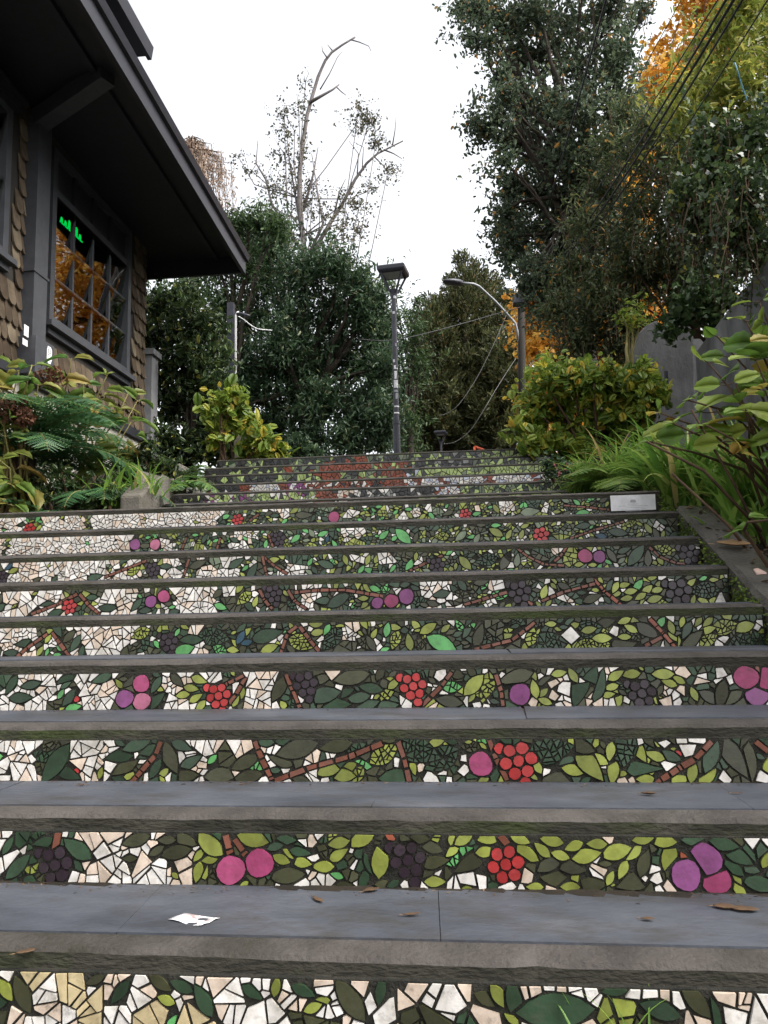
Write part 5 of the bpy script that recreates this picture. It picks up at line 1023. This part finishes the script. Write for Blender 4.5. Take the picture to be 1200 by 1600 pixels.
# orange maple behind it
c = clumps_px(RS, [(1060, 90, 62), (1110, 60, 66), (1035, 130, 40), (1040, 190, 55), (1100, 150, 60), (1160, 60, 60), (1000, 260, 80), (1080, 240, 70), (960, 340, 90), (900, 430, 70), (850, 450, 26, .6), (838, 490, 24, .6), (860, 510, 30, .6), (838, 545, 20, .5), (872, 552, 26, .6), (890, 590, 30, .7), (845, 590, 12, .4), (880, 480, 40), (940, 500, 60), (1090, -20, 60), (1150, 0, 60), (835, 520, 14), (826, 470, 10, .6), (980, 560, 80), (1040, 530, 80), (930, 590, 60), (970, 640, 70), (1010, 470, 80), (1050, 620, 80), (910, 650, 50), (1060, 440, 80), (880, 610, 50), (865, 650, 40), (905, 550, 46), (850, 620, 30), (900, 690, 40), (930, 540, 70), (985, 500, 70), (1010, 590, 80), (960, 600, 70), (890, 560, 50), (940, 440, 80), (1040, 660, 70)], 23.0, 1.6)
tree('maple_tree', (P(930, 700, 23)[0], 23, TOP), P(940, 520, 23), c, 'bright orange autumn maple glowing behind the evergreen oak', 'tree', M['lf_orange'], M['bark'], 10, tips=110, per=14, size=.16, T=T_small, r0=.28, twig=.7, up=.2)

# scrub and ivy on the bank over the wall
def bush(name, base, clumps, label, cat, mat, seed, tips, per, size, T, barkmat='stem', group=None, strands=0, **kw):
    rs = np.random.RandomState(seed); root = thing(name, tuple(base), label, cat, group); mb = MB()
    for c_ in clumps:
        limb(mb, np.array(base) + rs.randn(3) * .06, np.array(c_[:3]) + rs.randn(3) * c_[3] * .3, .022, .008, rs, 5, .04, .08)
    pos, R, sz_, _ = spray(rs, clumps, tips, per, size, **kw)
    if strands:
        P2, D2, N2, S2 = [], [], [], []
        for c_ in clumps:
            for _ in range(strands):
                s = np.array(c_[:3]) + norm(rs.randn(3)) * c_[3] * np.array([.9, .9, .5]) + np.array([0, -.25 * c_[3], 0]); L = rs.uniform(.2, .75); e = s + np.array([rs.randn() * .08, rs.randn() * .08, -L]); mb.tube([s, (s + e) / 2 + rs.randn(3) * .03, e], [.006, .005, .003], 4, 0, False)
                n = int(L * 34); P2.append(s + (e - s) * rs.rand(n, 1) + rs.randn(n, 3) * .035); D2.append(rs.randn(n, 3) + np.array([0, 0, -.6])); N2.append(rs.randn(n, 3) * .5 + np.array([-.4, -.6, .5])); S2.append(size * rs.uniform(.5, 1.0, n))
        pos = np.concatenate([pos] + P2); R = np.concatenate([R, frames(np.concatenate(D2), np.concatenate(N2))]); sz_ = np.concatenate([sz_] + S2)
    mb.build('stems', M[barkmat], root, True); scatter('leaves', T, pos, R, sz_, M[mat], root); return root
c = clumps_px(RS, [(1120, 230, 55), (1170, 240, 60), (1205, 290, 55), (1110, 300, 55), (1160, 320, 60), (1200, 370, 50), (1120, 350, 45), (1165, 370, 40), (1085, 325, 42), (1200, 400, 30), (1230, 200, 60), (1240, 320, 60)], 7.3, .5)
bush('hanging_ivy', (2.7, 7.5, 3.0), c, 'dark ivy curtain hanging in long strands down the bank at the right edge', 'ivy', 'lf_ivy', 41, 85, 12, .058, T_ivy, strands=26, twig=.3, droop=.5, up=.0)
c = clumps_px(RS, [(960, 230, 44), (940, 290, 40), (920, 350, 40), (900, 420, 36), (980, 180, 36), (930, 460, 40), (870, 480, 24), (1000, 250, 48), (1050, 260, 50), (1000, 320, 48), (1050, 330, 50), (985, 385, 46), (1040, 385, 44), (1095, 300, 40), (960, 450, 42), (1080, 400, 34), (975, 500, 34), (1000, 440, 40), (1060, 210, 44), (1090, 170, 40), (1020, 200, 38), (930, 520, 40), (900, 540, 34), (960, 545, 26), (985, 440, 34), (965, 480, 28), (1020, 420, 26), (1075, 425, 44), (1110, 455, 34), (1060, 470, 26), (1130, 420, 40), (1050, 400, 40)], 10.4, .4)
bush('bank_scrub', (2.9, 10.6, 3.2), c, 'tangled olive-green scrub spilling down the bank between the oak and the ivy', 'shrub', 'lf_climb', 42, 75, 12, .085, T_long, strands=8, twig=.4, droop=.3)
c = clumps_px(RS, [(1130, 60, 50), (1180, 40, 55), (1100, 120, 40), (1150, 120, 55), (1195, 120, 50), (1120, 180, 44), (1170, 180, 50), (1090, 200, 28, .7), (1060, 180, 24, .6), (1220, 60, 60), (1160, 0, 40), (1210, 0, 50), (1075, 140, 22, .5)], 9.0, .5)
bush('cane_thicket', (3.6, 9.2, 3.6), c, 'pale yellow-green thicket high on the bank at the top right corner', 'shrub', 'lf_cane', 43, 60, 11, .105, T_long, 'greenstem', twig=.5, droop=.35, up=.3)
c = clumps_px(RS, [(995, 480, 14), (985, 500, 16), (975, 490, 12), (1000, 500, 10)], 9.4, .1)
bush('lime_sprig', (1.8, 9.5, 2.6), c, 'small bright lime sprig sprouting beside the rough buttress stub', 'shrub', 'lf_lime', 44, 11, 6, .065, T_med, 'greenstem', twig=.15)
c = clumps_px(RS, [(1075, 470, 16), (1095, 455, 24), (1060, 495, 12), (1045, 515, 9, .7), (1110, 480, 22), (1110, 430, 24), (1130, 470, 18), (1120, 500, 12, .6)], 8.9, .12)
bush('trailing_vine', (2.6, 9.0, 2.9), c, 'glossy green vine trailing over the top of the grey buttress', 'vine', 'lf_mid', 45, 26, 9, .075, T_ivy, twig=.2, droop=.3)
# hydrangea masses (right middle, left far)
c = clumps_px(RS, [(900, 585, 24), (930, 595, 26), (870, 610, 28), (905, 610, 34), (945, 620, 34), (975, 610, 28), (1000, 610, 18), (845, 640, 28), (885, 650, 34), (925, 660, 34), (965, 655, 32), (1000, 640, 18), (830, 670, 18), (865, 690, 28), (905, 700, 30), (945, 695, 28), (835, 690, 14), (985, 590, 14), (890, 590, 18), (955, 585, 16), (860, 592, 12), (1005, 590, 16), (1015, 625, 14), (1000, 665, 14), (852, 575, 7), (1008, 580, 8), (830, 625, 9), (1020, 615, 9), (824, 660, 8), (880, 720, 18), (915, 720, 18)], 8.6, .35)
bush('hydrangea_bush', (P(920, 700, 8.6)[0], 8.7, 1.35), c, 'rounded yellow-green hydrangea bush in front of the grey buttress', 'shrub', 'lf_lime', 46, 18, 7, .105, T_hyd, 'stem', twig=.22, out=1.0, up=.35, spread=.75, droop=.1, nb=(-.4, -.7, .9), shell=.85)
c = clumps_px(RS, [(345, 625, 20), (365, 620, 20), (335, 650, 18), (375, 645, 20), (395, 665, 18), (355, 660, 16, .8), (410, 685, 16), (390, 700, 18), (425, 700, 14), (340, 680, 12, .6), (435, 706, 10)], 9.0, .25)
bush('hydrangea_bush', (P(360, 715, 9.0)[0], 9.0, 1.5), c, 'yellowing hydrangea with bare red-brown stems in front of the upright pale slab', 'shrub', 'lf_lime', 47, 11, 6, .12, T_hyd, 'stem', twig=.15, out=1.0, up=.35, spread=.75, nb=(.3, -.7, .9))
c = clumps_px(RS, [(450, 702, 16), (470, 700, 16), (490, 706, 12), (460, 690, 10), (440, 708, 10)], 11.0, .15)
bush('round_shrub', (P(465, 716, 11)[0], 11.0, 1.65), c, 'small round blue-green shrub at the foot of the dark evergreen, just past the top step', 'shrub', 'lf_dark', 48, 24, 8, .09, T_med, twig=.15)
c = clumps_px(RS, [(880, 745, 16), (900, 740, 18), (925, 745, 18), (890, 760, 12), (860, 730, 12), (910, 770, 10)], 6.6, .15)
az_ = bush('azalea_shrub', (P(895, 775, 6.6)[0], 6.7, .85), c, 'low dark azalea with tiny pink flowers beside the right end of the upper steps', 'shrub', 'lf_dark', 49, 26, 9, .045, T_med, twig=.12)

rs_ = np.random.RandomState(5); fl = np.array([P(x, y, 6.45) for x, y in ((868, 728), (874, 741), (883, 733), (890, 748), (897, 728), (905, 737), (912, 731), (920, 744), (886, 726), (901, 751), (879, 752), (931, 736))])
M['pinkpetal'] = leaf_mat('pink_petal', [(0, (0.5, 0.14, 0.17)), (1, (0.7, 0.3, 0.32))], trans=0.3)
fp = np.repeat(fl, 5, 0) + rs_.randn(60, 3) * .006; scatter('flowers', T_small, fp, rand_rot(rs_, 60), rs_.uniform(.02, .035, 60), M['pinkpetal'], az_)
# ------------------------------------------------------------------ large-leaved hydrangeas, near
def whorls(name, base, tips_, label, mat, seed, size=.15, stemmat='stem', T=None, heads=(), bare=(), group=None, n_leaf=(5, 8), face=(-.45, -.6, .75)):
    rs = np.random.RandomState(seed); root = thing(name, tuple(base), label, 'shrub', group); mb = MB(); po, di, no, sz_ = [], [], [], []
    for (x, y, Y, k) in tips_:
        p = P(x, y, Y); b = np.array(base) + np.array([rs.randn() * .07, rs.randn() * .09, 0]); mid = (b + p) / 2 + rs.randn(3) * .05 + np.array([0, 0, .10])
        mb.tube([b, (b + mid) / 2 + rs.randn(3) * .02, mid, (mid + p) / 2 + rs.randn(3) * .02 + np.array([0, 0, .02]), p], [.010, .009, .008, .006, .004], 6)
        ax = norm(p - mid); az0 = rs.uniform(0, 6.28); n = int(rs.randint(*n_leaf) * k)
        for i in range(n):
            az = az0 + i * (PI + .0) + (i // 2) * PI / 2 + rs.randn() * .25; lev = i // 2; q = p - ax * (.035 + .075 * lev) * (1 if lev else .2) * (size / .15)
            e = rs.uniform(-.15, .35) - .12 * lev; d = np.array([math.cos(az) * math.cos(e), math.sin(az) * math.cos(e), math.sin(e)]) + ax * .25
            s = size * (.6 + .22 * min(lev, 2)) * rs.uniform(.8, 1.2); mb.tube([q, q + norm(d) * .035], [.003, .002], 5, 0, False)
            po.append(q + norm(d) * .03); di.append(d); no.append(np.array(face) + rs.randn(3) * .35); sz_.append(s)
    for (x0, y0, x1, y1, Y) in bare:
        a, b = P(x0, y0, Y + .1), P(x1, y1, Y - .1); mb.tube([a, (a + b) / 2 + rs.randn(3) * .03, b], [.009, .007, .005], 6)
    mb.build('stems', M[stemmat], root, True); Tl = T or (T_hyd if seed % 2 else T_hyd2)
    scatter('leaves', Tl, np.array(po), frames(np.array(di), np.array(no)), np.array(sz_), M[mat], root)
    for (x, y, Y, r) in heads:
        c_ = P(x, y, Y); b = np.array(base); st = MB(); st.tube([b, (b + c_) / 2 + np.array([0, .05, .1]), c_], [.008, .007, .005], 6)
        n = 210; q = norm(rs.randn(n, 3)) * (rs.rand(n, 1) ** .4) * r * np.array([1, 1, .8]); ho = scatter('flower_head', T_ivy, c_ + q, frames(rs.randn(n, 3) + q / r, q / r + rs.randn(n, 3) * .5), rs.uniform(.022, .045, n), M['deadred'], root); st.build('flower_stalk', M['stem'], ho, True)
    return root
whorls('hydrangea_bush', (1.82, 4.5, .28), [(1165, 500, 4.3, 1.0), (1105, 565, 4.3, .9), (1180, 560, 4.1, 1.0), (1075, 625, 4.2, .9), (1135, 600, 4.0, 1.0), (1048, 660, 4.1, .9), (1105, 665, 3.9, .8), (1165, 640, 3.9, 1.0), (1030, 645, 4.3, .6), (1195, 610, 3.8, 1), (1185, 470, 4.4, 1), (1120, 525, 4.5, .8), (1015, 690, 4.1, .6), (1215, 530, 4.1, 1.1), (1220, 650, 3.7, 1), (1225, 440, 4.4, 1.1)], 'tall hydrangea with big pale green and yellowing leaves at the right edge by the kerb', 'lf_hyd', 51, .185, 'stem', T_hydw, bare=((1190, 830, 1010, 690, 4.0), (1200, 860, 1080, 640, 4.1), (1195, 800, 1120, 640, 4.2), (1210, 790, 1150, 600, 4.2), (1200, 900, 1050, 740, 3.9), (1180, 770, 1170, 640, 4.4)))
whorls('hydrangea_bush', (P(1215, 900, 3.6)[0], 3.7, .0), [(1208, 812, 3.5, .6)], 'single low pale leaf spray poking in at the right edge above the kerb', 'lf_hyd', 53, .17, 'stem', T_hyd)
whorls('hydrangea_bush', (-3.35, 6.6, .85), [(112, 560, 6.3, 1), (95, 590, 6.2, .8), (130, 600, 6.4, .9), (168, 585, 6.5, 1), (200, 615, 6.6, 1), (215, 625, 6.6, .7), (205, 660, 6.5, 1), (150, 625, 6.4, .8), (225, 690, 6.5, .6), (190, 700, 6.3, .7), (120, 620, 6.6, .6), (185, 640, 6.7, .7)], 'leggy hydrangea with browning green leaves under the big window', 'lf_hydl', 55, .27, 'greenstem', T_hyd2, face=(.45, -.6, .7), heads=((78, 590, 6.1, .125),))
whorls('hydrangea_bush', (-3.3, 5.65, .75), [(30, 580, 5.5, 1), (50, 570, 5.6, .9), (5, 600, 5.4, 1), (8, 680, 5.3, 1.1), (10, 755, 5.25, 1.1), (-10, 640, 5.3, 1), (0, 720, 5.2, 1), (20, 790, 5.3, .6), (-20, 560, 5.4, 1.2), (60, 600, 5.6, .7)], 'green hydrangea with a dead brown flower head at the left edge', 'lf_hydl', 57, .21, 'greenstem', T_hyd2, face=(.45, -.6, .7), heads=((20, 640, 5.35, .115), (38, 652, 5.35, .07)))

# ------------------------------------------------------------------ ferns and strap leaved clumps
def pinna():
    v = []; f = []; n = 9
    for i in range(n + 1):
        t = i / n; v.append((0, t, -.10 * t * t))
    for sg in (1, -1):
        for i in range(n):
            t = (i + .5) / n; w_ = .17 * (1 - t) ** .7 + .015; k = len(v); v.append((sg * w_, t + .09, .02 - .1 * t * t)); f.append((i, i + 1, k) if sg < 0 else (i + 1, i, k))
    return tmpl(v, f)
T_pin = pinna()
def fern(base, n, L, label, mat, seed, az=(0, 6.28), el=(.6, 1.2), trunk=None, curl=1.5, name='fern', cat='fern', group=None):
    rs = np.random.RandomState(seed); root = thing(name, tuple(base), label, cat, group); mb = MB(); po, di, no, sz_ = [], [], [], []
    top = np.array(base, float)
    if trunk: top = top + np.array([0, 0, trunk])
    for k in range(n):
        a = az[0] + (az[1] - az[0]) * (k + rs.uniform(.1, .9)) / n; e = rs.uniform(*el); l = L * rs.uniform(.75, 1.15); p = top.copy(); pts = [p]; ns = 26; dirs = []
        for i in range(ns):
            ee = e - curl * (i / ns) ** 1.3; d = np.array([math.cos(a) * math.cos(ee), math.sin(a) * math.cos(ee), math.sin(ee)]); p = p + d * l / ns; pts.append(p); dirs.append(d)
        mb.tube(pts, np.linspace(.007, .0015, len(pts)), 5, 0, False)
        for i in range(3, ns):
            t = i / ns; d = dirs[i]; side = norm(np.cross(d, [0, 0, 1])); up = np.cross(side, d); pl_ = l * .30 * math.sin(PI * (t * .86 + .12)) ** .8
            for sg in (1, -1):
                po.append(pts[i]); di.append(side * sg + d * .35 + rs.randn(3) * .07 - np.array([0, 0, .12])); no.append(up + rs.randn(3) * .12); sz_.append(pl_ * rs.uniform(.9, 1.1))
    if trunk:
        tm = MB(); tm.tube([np.array(base), np.array(base) + [0.01, 0, trunk * .5], top + [0, 0, .02]], [.13, .115, .12], 12); to = tm.build('trunk', M['darkbark'], root, True)
        rr = rs; q = []; 
        nn_ = 260; an = rr.rand(nn_) * 6.28; zz = rr.rand(nn_) * trunk; q = np.stack([base[0] + .115 * np.cos(an), base[1] + .115 * np.sin(an), base[2] + zz], 1); scatter('fibre', T_long, q, frames(np.stack([np.cos(an) * .5, np.sin(an) * .5, -np.ones(nn_)], 1), np.stack([np.cos(an), np.sin(an), an * 0], 1)), rr.uniform(.08, .2, nn_), M['dead'], to)
    mb.build('rachis', M['greenstem'], root, True); scatter('fronds', T_pin, np.array(po), frames(np.array(di), np.array(no)), np.array(sz_), M[mat], root); return root
fern((P(30, 700, 5.85)[0], 5.85, .60), 17, 1.0, 'dark tree fern with feathery arching fronds at the left edge', 'lf_fernd', 61, trunk=.62, el=(.35, 1.0), curl=1.7, name='tree_fern', cat='tree fern')
fern((P(155, 745, 5.9)[0], 5.95, .80), 9, .62, 'deep green fern arching over the planter left of the steps', 'lf_fernd', 62, el=(.5, 1.2), curl=1.9)
fern((P(250, 715, 6.9)[0], 7.0, 1.10), 11, .60, 'yellow-green fern drooping over the pale planter wall', 'lf_fern', 63, el=(.5, 1.2), curl=1.9)
fern((P(288, 705, 8.4)[0], 8.45, 1.5), 8, .4, 'small fern tucked behind the squat concrete block', 'lf_fern', 64, el=(.5, 1.1), curl=1.8)
fern((P(985, 775, 6.0)[0], 6.0, .80), 12, .68, 'bright green fern leaning over the right end of the top lower step', 'lf_ferny', 65, az=(1.6, 5.6), el=(.5, 1.1), curl=1.5)
fern((P(1060, 740, 5.8)[0], 5.9, .85), 9, .6, 'pale fern between the grey wall and the strap leaves on the right', 'lf_ferny', 66, el=(.5, 1.1), curl=1.6)
def strap(base, n, L, label, mat, seed, w_=.012, lean=(0, 0), spread=.9, name='daylily_clump', cat='plant', group='strap-leaved clumps beside the steps', bend=1.6):
    rs = np.random.RandomState(seed); root = thing(name, tuple(base), label, cat, group); V = []; T = []
    for k in range(n):
        a = rs.uniform(0, 6.28); e = PI / 2 - abs(rs.randn()) * .35 * spread - .12; l = L * rs.uniform(.55, 1.15); p = np.array(base) + np.array([rs.randn() * .07, rs.randn() * .07, 0]); ns = 8; b = bend * rs.uniform(.5, 1.3); ww = w_ * rs.uniform(.7, 1.2); h = np.array([math.cos(a) + lean[0], math.sin(a) + lean[1], 0]); h = h / np.linalg.norm(h); side = np.array([-h[1], h[0], 0]); n0 = len(V)
        for i in range(ns + 1):
            t = i / ns; ee = e - b * t ** 1.4; wd = ww * (1 - t ** 2.5) * (.75 + .5 * math.sin(PI * min(1, t * 1.3))) + .0006; fold = np.array([0, 0, wd * .5])
            V += [p - side * wd + fold, p, p + side * wd + fold]; p = p + (h * math.cos(ee) + np.array([0, 0, math.sin(ee)])) * l / ns
        for i in range(ns):
            q = n0 + i * 3
            for j in (0, 1): T += [(q + j, q + j + 1, q + j + 4), (q + j, q + j + 4, q + j + 3)]
    tri_mesh('blades', np.array(V), np.array(T), M[mat], root, smooth=True); return root
strap((P(985, 735, 7.1)[0], 7.2, 1.0), 150, .68, 'tall arching clump of strap leaves right of the upper steps', 'lf_grass', 71, lean=(-.5, -.3))
strap((P(1075, 815, 5.2)[0], 5.2, bedz(5.2) - .02), 170, .68, 'dense drooping clump of strap leaves beside the white plaque', 'lf_grass', 72, lean=(-.4, -.3), w_=.015)
strap((1.50, 4.75, bedz(4.75) - .03), 110, .62, 'clump of broad strap leaves behind the kerb, below the hydrangea', 'lf_grass', 73, w_=.016)
strap((1.42, 4.35, bedz(4.35) - .03), 46, .42, 'short strap-leaved tuft just above the torn dead leaf on the kerb', 'lf_grass', 79, w_=.013, lean=(-.3, -.3))
strap((1.75, 5.4, bedz(5.4) - .03), 90, .75, 'tall broad strap-leaved clump behind the bare hydrangea stems', 'lf_grass', 80, w_=.017)
strap((P(1040, 720, 6.4)[0], 6.5, .85), 70, .65, 'upright strap-leaved clump against the grey wall', 'lf_grass', 74)
strap((P(925, 760, 6.3)[0], 6.35, .85), 90, .48, 'fine pale grassy tuft at the right end of the landing', 'lf_grass', 75, w_=.006, lean=(-.5, -.4))
strap((P(175, 780, 5.7)[0], 5.75, .82), 34, .36, 'small yellow-green strap-leaved clump on the left planter', 'lf_grass', 76, w_=.012)
strap((P(225, 770, 5.7)[0], 5.75, .90), 26, .32, 'limp pale strap leaves flopping over the planter wall', 'lf_grass', 77, w_=.009, lean=(.6, -.4))
strap((P(930, 1590, riser_plane(-1) - .03)[0], riser_plane(-1) - .03, sz(-1) + .003), 14, .15, 'little tuft of green grass sprouting before the lowest riser', 'lf_grass', 78, w_=.0022, name='grass_tuft', cat='grass', group=None, bend=.9, spread=.7)
c = clumps_px(RS, [(70, 770, 20, .7), (110, 765, 22, .7), (150, 750, 18, .6), (95, 735, 16, .5), (180, 770, 16, .6), (130, 785, 14), (60, 740, 14, .5)], 5.75, .15)
bush('low_shrub', (P(110, 800, 5.8)[0], 5.8, .6), c, 'low dark twiggy shrub in front of the cream lapped boards', 'shrub', 'lf_ivy', 91, 22, 8, .05, T_med, twig=.15)
c = clumps_px(RS, [(215, 720, 18), (240, 740, 18), (200, 745, 16), (265, 725, 14), (230, 700, 16, .7)], 6.6, .12)
bush('low_shrub', (P(230, 780, 6.6)[0], 6.7, .9), c, 'dark brownish low shrub behind the planter wall', 'shrub', 'lf_ivy', 92, 26, 8, .055, T_med, twig=.15)
c = clumps_px(RS, [(296, 752, 8), (293, 764, 8), (303, 738, 7), (290, 742, 6)], 7.27, .03)
bush('ivy_patch', (P(293, 775, 7.27)[0], 7.28, 1.1), c, 'small patch of dark ivy clinging to the squat concrete block', 'ivy', 'lf_ivy', 93, 14, 7, .035, T_ivy, twig=.06)
fern((P(75, 770, 5.6)[0], 5.62, .66), 8, .5, 'small dark fern low at the left, just behind the top lower step', 'lf_fernd', 67, el=(.5, 1.2), curl=1.7)
fern((P(195, 775, 6.2)[0], 6.2, .84), 9, .5, 'mid green fern between the strap leaves and the cream boards', 'lf_fern', 68, el=(.5, 1.2), curl=1.8)
def grit():
    rs = np.random.RandomState(88); pos = []
    for k in range(-1, 3):
        n = 420; y1 = sy(k + 1) - .088; u = rs.uniform(XL + .05, XR - .03, n); d = np.abs(rs.randn(n)) * .035 + .002; d = np.minimum(d, .30)
        pos.append(np.stack([u, y1 - d, np.full(n, sz(k) + .006)], 1))
    pos = np.concatenate(pos); n = len(pos); o = scatter('grit', T_long, pos, frames(rs.randn(n, 3) * np.array([1, 1, .05]), np.array([0, 0, 1]) + rs.randn(n, 3) * .2), rs.uniform(.003, .016, n) , M['dead']); tag(o, kind='stuff')
grit()
# dry twigs and leaf litter in the planter beds
def litter(name, n, x0, x1, y0, y1, zf, seed, size=(.03, .09)):
    rs = np.random.RandomState(seed); pos = np.stack([rs.uniform(x0, x1, n), rs.uniform(y0, y1, n), np.zeros(n)], 1); pos[:, 2] = [zf(p[1]) + .03 + rs.rand() * .03 for p in pos]
    o = scatter(name, T_med, pos, frames(rs.randn(n, 3) * np.array([1, 1, .25]), np.array([0, 0, 1]) + rs.randn(n, 3) * .4), rs.uniform(*size, n), M['dead']); tag(o, kind='stuff')
litter('leaf_litter', 700, -4.1, -2.5, 5.3, 8.5, lambda y: .60 + (y - 5.1) * .24, 81)
litter('leaf_litter', 700, 1.46, 2.45, 1.5, 8.0, bedz, 82)
def kerb_litter():
    rs = np.random.RandomState(19); n = 260; y = rs.uniform(1.6, 4.6, n); x = XR + .03 + rs.rand(n) ** .6 * .24; z = Z0 + (y - Y0 + .05) * H / D + .014 - np.maximum(0, x - XR - .22) * .4
    o = scatter('leaf_litter', T_med, np.stack([x, y, z], 1), frames(rs.randn(n, 3) * np.array([1, 1, .2]), np.array([0, -.4, 1]) + rs.randn(n, 3) * .25), rs.uniform(.01, .05, n), M['dead']); tag(o, kind='stuff')
kerb_litter()
# ------------------------------------------------------------------ small things lying on the steps
def flat_leaf(px, py, k, L, ang, label, mat='dead', name='fallen_leaf', cat='fallen leaf', curl=.35, w_=.45, z=None):
    zt = (sz(k) + .005) if z is None else z; c_ = PZ(px, py, zt); rs = random.Random(int(px)); v = []; f = []; n = 7; ca, sa = math.cos(ang), math.sin(ang)
    for i in range(n + 1):
        t = i / n; u = (t - .5) * L; hw = w_ * L * .5 * math.sin(PI * min(.985, max(.03, t))) ** .8 * rs.uniform(.85, 1.1)
        for s in (-1, 0, 1):
            yy = s * hw; zz = .002 + curl * (hw * .8 * (s * s)) + .25 * L * curl * (t - .45) ** 2 * 2 + rs.uniform(0, .0015)
            v.append((c_[0] + u * ca - yy * sa, c_[1] + u * sa + yy * ca, c_[2] + zz))
    for i in range(n):
        for j in (0, 1): a = i * 3 + j; f.append((a, a + 1, a + 4, a + 3))
    mb = MB(); mb.add(v, f); mb.tube([(c_[0] - L * .75 * ca, c_[1] - L * .75 * sa, c_[2] + .004), (c_[0] - L * .48 * ca, c_[1] - L * .48 * sa, c_[2] + .004)], [.0008, .0012], 4)
    o = mb.build(name, M[mat], None, True); sm = o.modifiers.new('thickness', 'SOLIDIFY'); sm.thickness = .0008; rebase(o, tuple(c_)); return tag(o, label, cat, 'dead leaves lying on the steps')
flat_leaf(497, 1408, 0, .050, -.9, 'thin curled brown leaf left of centre on the lowest slate tread', w_=.3)
flat_leaf(580, 1394, 0, .042, .5, 'tan leaf against the riser under the dark grape cluster, near centre', 'dead', curl=.6)
flat_leaf(643, 1432, 0, .040, .15, 'small dark curled leaf just left of the slate joint on the lowest tread', w_=.3, curl=.7)
flat_leaf(1012, 1439, 0, .030, -.2, 'tiny brown leaf below the row of lime leaves on the lowest tread', curl=.6)
flat_leaf(1134, 1420, 0, .052, -.2, 'left one of two touching brown leaves below the purple plums', w_=.6)
flat_leaf(1164, 1424, 0, .060, -.15, 'right one of two touching brown leaves below the purple plums', w_=.5)
flat_leaf(1014, 1243, 1, .040, -.2, 'curled grey-brown leaf right of centre on the second visible slate tread', curl=.8)
flat_leaf(1152, 1241, 1, .032, .1, 'thin dark leaf scrap near the right end of the second visible tread', w_=.2)
flat_leaf(128, 1228, 1, .024, .3, 'tiny leaf crumb near the left end of the second visible tread', w_=.5)
flat_leaf(40, 1490, 0, .04, .6, 'brown leaf on the nosing of the lowest tread at the left', z=sz(0) - .012)
torn = flat_leaf(1155, 872, 0, .15, -.35, 'large pale torn dead leaf lying on the sloping kerb', 'deadpale', curl=.6, w_=.5, z=.33)
torn.location = (XR + .085, 3.92, Z0 + (3.92 - Y0 + .05) * H / D + .022); torn.rotation_euler = (math.atan(H / D), 0, 0)
def paper():
    z = sz(0) + .0065; cs = [(262, 1437), (288, 1427), (343, 1435), (315, 1447)]; pts = [PZ(x, y, z) for x, y in cs]; mb = MB(); n = 6; V = []
    for j in range(n + 1):
        for i in range(n + 1):
            u, v = i / n, j / n; p = pts[0] * (1 - u) * (1 - v) + pts[3] * u * (1 - v) + pts[2] * u * v + pts[1] * (1 - u) * v; p = p + np.array([0, 0, .0035 * math.sin(u * 7) * math.sin(v * 5 + 1) ** 2 + .004 * (u - .5) ** 2]); V.append(p)
    mb.add(V, [(j * (n + 1) + i, j * (n + 1) + i + 1, (j + 1) * (n + 1) + i + 1, (j + 1) * (n + 1) + i) for j in range(n) for i in range(n)]); o = mb.build('paper_scrap', M['scrap'], None, True)
    sm = o.modifiers.new('thickness', 'SOLIDIFY'); sm.thickness = .0006; rebase(o, tuple(pts[0])); tag(o, 'torn white and pinkish brown paper scrap on the lowest slate tread', 'paper')
M['scrap'] = noise_mat('torn_printed_paper', [(0.44, (0.34, 0.25, 0.23)), (0.50, (0.84, 0.83, 0.84))], scale=26, stretch=(1, 2.2, 1), bump=0.1, rough=.6)
paper()
c_ = P(1187, 938, 3.62); mb = MB(); mb.prism([(c_[0] - .012, c_[1] - .02), (c_[0] + .03, c_[1] - .016), (c_[0] + .014, c_[1] + .035), (c_[0] - .008, c_[1] + .025)], lambda u, v, d: (u, v, Z0 + (v - Y0 + .05) * H / D + .012 + d), .007)
o = mb.build('tile_shard', tile_mat('loose_tile', (0.66, 0.47, 0.40))); rebase(o, tuple(c_)); tag(o, 'loose pinkish tile shard lying on the sloping kerb', 'tile shard')
